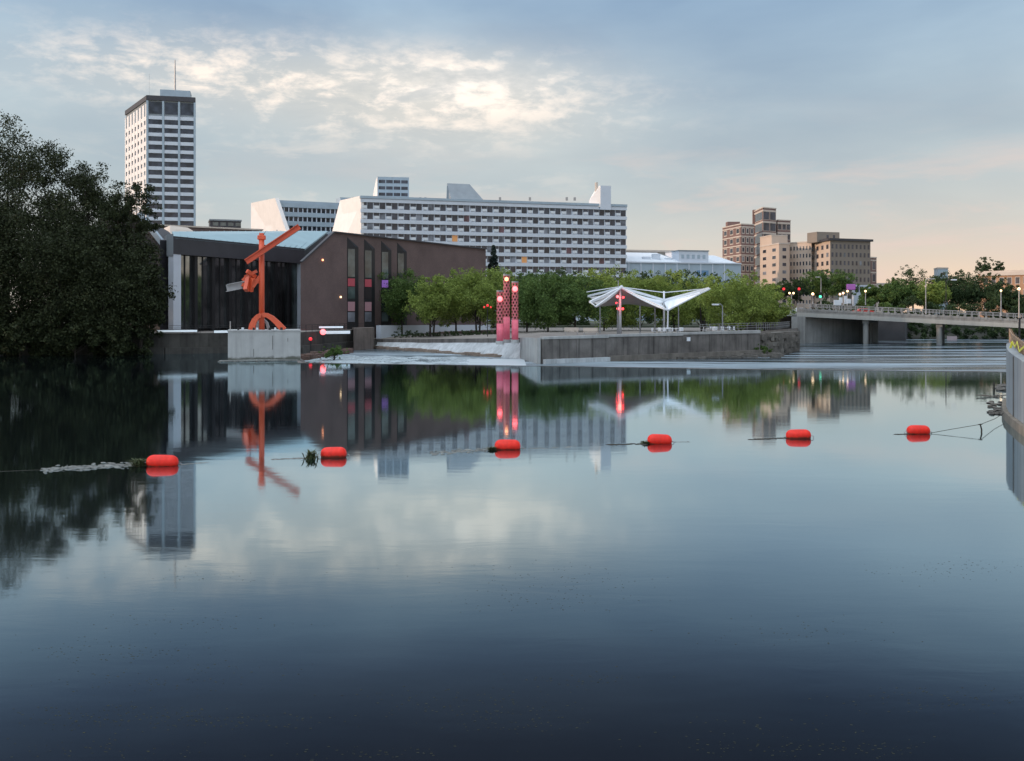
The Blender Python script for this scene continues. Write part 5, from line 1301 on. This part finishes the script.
# dark post on the wall
b = MB(); p = P(1019.5, 70, z=2.9); b.tube([p, P(1019.5, 70, 318)], .07, 6); tag(b.build('dark_post', M['mull']), 'thin dark post behind the wooden fence', 'post')
# rocks, stakes and branches at its foot
rr = random.Random(21)
b = MB()
def rock(mb, c, s, seed):
    r2 = random.Random(seed); rings, n = 5, 8; base_ = len(mb.v); pts = []
    for i in range(rings + 1):
        a = math.pi * i / rings - math.pi / 2
        for j in range(n):
            w = r2.uniform(.75, 1.2); mb.v.append((c[0] + math.cos(6.283 * j / n) * max(.05, math.cos(a)) * s[0] * w, c[1] + math.sin(6.283 * j / n) * max(.05, math.cos(a)) * s[1] * w, c[2] + math.sin(a) * s[2] * w))
    for i in range(rings):
        for j in range(n): mb.f.append((base_ + i * n + j, base_ + i * n + (j + 1) % n, base_ + (i + 1) * n + (j + 1) % n, base_ + (i + 1) * n + j)); mb.mi.append(0)
for k in range(30):
    px = rr.uniform(990, 1005); py = rr.uniform(402, 415); D = 5600 / (py - HY); p = P(px, D, z=.03); rock(b, p, (rr.uniform(.08, .28), rr.uniform(.1, .4), rr.uniform(.02, .09)), k)
for k in range(8):
    px = rr.uniform(998, 1006); py = rr.uniform(386, 392); D = 5600 / (py - HY); p = P(px, D, z=.05); rock(b, p, (rr.uniform(.2, .45), rr.uniform(.2, .5), rr.uniform(.05, .16)), 50 + k)
for k in range(8):
    px = rr.uniform(989, 1003); D = 5600 / (397 - HY); p = P(px, D, z=.02); b.bar(p, p + Vector((rr.uniform(-1, 1), .2, .1)), .05, .05)
tag(b.build('rocks', M['stone']), 'dark wet rocks and twigs at the foot of the near wall', 'rocks', kind='stuff')
p = P(994, 5600 / (389.5 - HY), z=-.3); b = MB(); b.tube([p, p + Vector((0, 0, .85))], [.07, .06], 7); tag(b.build('stake', M['rope']), 'dark short stake in the water left of the near wall, farther one', 'stake')
sd = 5600 / (432 - HY); p = P(980.8, sd, z=-.4); b = MB(); b.tube([p, p + Vector((.04, 0, .5)), p + Vector((-.03, 0, .78))], [.04, .035, .03], 6); b.bar(p + Vector((-.12, 0, .74)), p + Vector((.07, 0, .77)), .04)
tag(b.build('stake', M['rope']), 'crooked dark stake holding up the cable between last buoy and wall', 'stake')

# ------------------------------------------------------------------ buoys, cable and drift
def zero(px, py): return P(px, H * F / (py - HY), z=0)
buoys = [(160, 466.5, 30, 4, 'leftmost red buoy with green weed clump on its left side'), (332.5, 458, 25, -3, 'red buoy in front of the orange reflection with bushy weed on its left'),
         (507.5, 449.8, 25, 2, 'red buoy in front of the long block reflection at the centre of the line'), (660.5, 444, 24, 6, 'red buoy between the white canopy reflection and the brick towers reflection'),
         (800, 438.8, 24, -2, 'red buoy just right of the brick tower reflection'), (920.5, 434.2, 22.5, 3, 'rightmost red buoy with a cable running to the near wall')]
def buoy_mesh(L, r):
    b = MB(); n = 28; prof = []; e = r * .98
    for i in range(9): a = math.pi / 2 * i / 8; prof.append((-L / 2 + e - e * math.cos(a), r * math.sin(a) ** .8))
    for x in (-.16, -.15, .15, .16): prof.append((x * L, r * (1.0 if abs(x) > .155 else 1.012)))
    prof += [(-x, q) for x, q in prof[:9][::-1]]
    b.tube([Vector((x, 0, 0)) for x, q in prof], [max(q, .01) for x, q in prof], n)
    return b
Lb = 1.06; first = None
for i, (px, py, w, tilt, lab) in enumerate(buoys):
    c = zero(px, py); c.y += .25; c.z = .115
    if first is None:
        t = thing('buoy', lab, 'buoy', (0, 0, 0), 'red buoys in a line across the river')
        o = buoy_mesh(Lb, .27).build('float_body', M['buoy'], t, smooth=True)
        for s in (-1, 1):
            b = MB(); pts = [Vector((s * (Lb / 2 + .05 + .07 * math.cos(a)), 0, .07 * math.sin(a) - .08)) for a in np.linspace(0, 6.28, 10)]; b.tube(pts, .014, 6, cap=False); b.build('ring', M['steel'], t, smooth=True)
        first = t
    else: t = dup(first, c, lab, first['group'])
    t.location = c; t.rotation_euler = (R(tilt * 2), R(tilt * .5), R(tilt + 3)); s = (w * c.y / F) / (Lb * .97); t.scale = (s, 1.0, 1.0 if s > .9 else .95)
# cable
b = MB(); pts = []
for i, (px, py, w, tl, lab) in enumerate(buoys):
    pts.append(zero(px, py) + Vector((0, .25, .0)))
cab = [zero(-60, 474)]
for i in range(len(pts)):
    cab.append(pts[i] + Vector((-.55, 0, -.02))); cab.append(pts[i] + Vector((.55, 0, -.02)))
    if i < 5: m_ = pts[i].lerp(pts[i + 1], .5); m_.z = -.14; cab.append(m_)
b.tube(cab, .018, 6, cap=True)
tp = P(980.8, sd, z=.36); w_end = P(1007, 53.5, z=.30)
ca = [pts[-1] + Vector((.55, 0, .02)), pts[-1].lerp(tp, .5) + Vector((0, 0, -.03)), tp, tp.lerp(w_end, .5) + Vector((0, 0, -.08)), w_end]
b.tube(ca, .013, 6)
tag(b.build('float_line', M['rope']), 'thin dark cable stringing the red buoys to the near wall', 'cable')
# drift caught on the cable
def drift(name, label, px0, px1, py0, py1, n, seed, m, spread=.2, h=.05, sz=(.1, .5), cat='drift'):
    rr = random.Random(seed); b = MB()
    for k in range(n):
        u = rr.random(); q = zero(px0 + (px1 - px0) * u, py0 + (py1 - py0) * u + rr.gauss(0, spread)); L = rr.uniform(*sz)
        rock(b, (q.x, q.y, .0), (L / 3, L * .10, rr.uniform(.15, .6) * h), seed * 1000 + k)
    return tag(b.build(name, m), label, cat, kind='stuff')
drift('floating_debris', 'long pale band of floating debris left of the leftmost buoy', 42, 136, 470, 464.5, 260, 1, M['debris'], 1.3, .05, (.08, .45))
drift('floating_debris', 'pale broken debris left of the centre buoy', 430, 492, 453.5, 449, 150, 2, M['debris'], 1.0, .05, (.08, .4))
drift('floating_debris', 'few debris bits right of the centre buoy', 520, 575, 449, 446.5, 40, 3, M['debris'], .3, .02)
drift('floating_debris', 'thin dark debris between the reflections left of the fourth buoy', 608, 646, 444.6, 444, 60, 4, M['rope'], .3, .04)
drift('floating_debris', 'thin dark drift line left of the buoy by the brick reflection', 750, 787, 439.6, 438, 70, 5, M['rope'], .25, .04)
drift('floating_debris', 'short dark drift left of the rightmost buoy', 895, 909, 434.6, 434, 30, 6, M['rope'], .15, .04)
drift('floating_debris', 'thin drift right of the fourth buoy', 673, 690, 442, 442, 20, 8, M['debris'], .2, .02)
drift('floating_debris', 'thin drift trailing between the two left buoys', 272, 318, 459.5, 457.5, 60, 7, M['debris'], .3, .03)
drift('floating_debris', 'thin drift right of the leftmost buoy', 176, 205, 465, 462.5, 30, 9, M['debris'], .3, .02)
def weed(label, px, py, n, r, hgt, seed):
    rr = random.Random(seed); c = zero(px, py); b = MB(); t = thing('weed_clump', label, 'weeds', c, 'weed clumps caught on the buoys')
    for k in range(n):
        a = rr.uniform(0, 6.28); L = rr.uniform(.4, 1) * r; up = rr.uniform(0, 1) * hgt; s = c + Vector((rr.gauss(0, r * .3), rr.gauss(0, r * .3), 0)); e = s + Vector((math.cos(a) * L, math.sin(a) * L, up)); m_ = s.lerp(e, .5) + Vector((0, 0, up * .3))
        w = Vector((-math.sin(a), math.cos(a), 0)) * .018
        b.face([s - w, s + w, m_ + w * 1.4, m_ - w * 1.4]); b.face([m_ - w * 1.4, m_ + w * 1.4, e])
    b.build('blades', M['weed'], t)
weed('green weed clump against the leftmost buoy', 139, 465.5, 170, .42, .26, 1); weed('bushy dark weed clump against the second buoy from the left', 311, 458.5, 100, .34, .38, 2); weed('low dark weed against the centre buoy', 492, 450, 120, .22, .14, 3)
weed('low dark weed against the fourth buoy from the left', 645, 443.6, 100, .22, .12, 4)
# tiny leaves and scum on the near water
rr = random.Random(77); b = MB()
cl = [(rr.uniform(20, 1010), rr.uniform(560, 755)) for _ in range(34)]
for cx, cy in cl:
    for k in range(rr.randint(20, 60)):
        px = cx + rr.gauss(0, 55); py = cy + rr.gauss(0, 5)
        if not (470 < py < 790): continue
        q = zero(px, py); L = rr.uniform(.008, .035); a = rr.gauss(0, .3); b.box((q.x, q.y, .001), (L, L * .3, .003), a)
tag(b.build('floating_leaves', mat('floating_leaf', (.032, .036, .018), .9, .4, 3)), 'specks of leaves and weed drifting on the near water', 'floating leaves', kind='stuff')
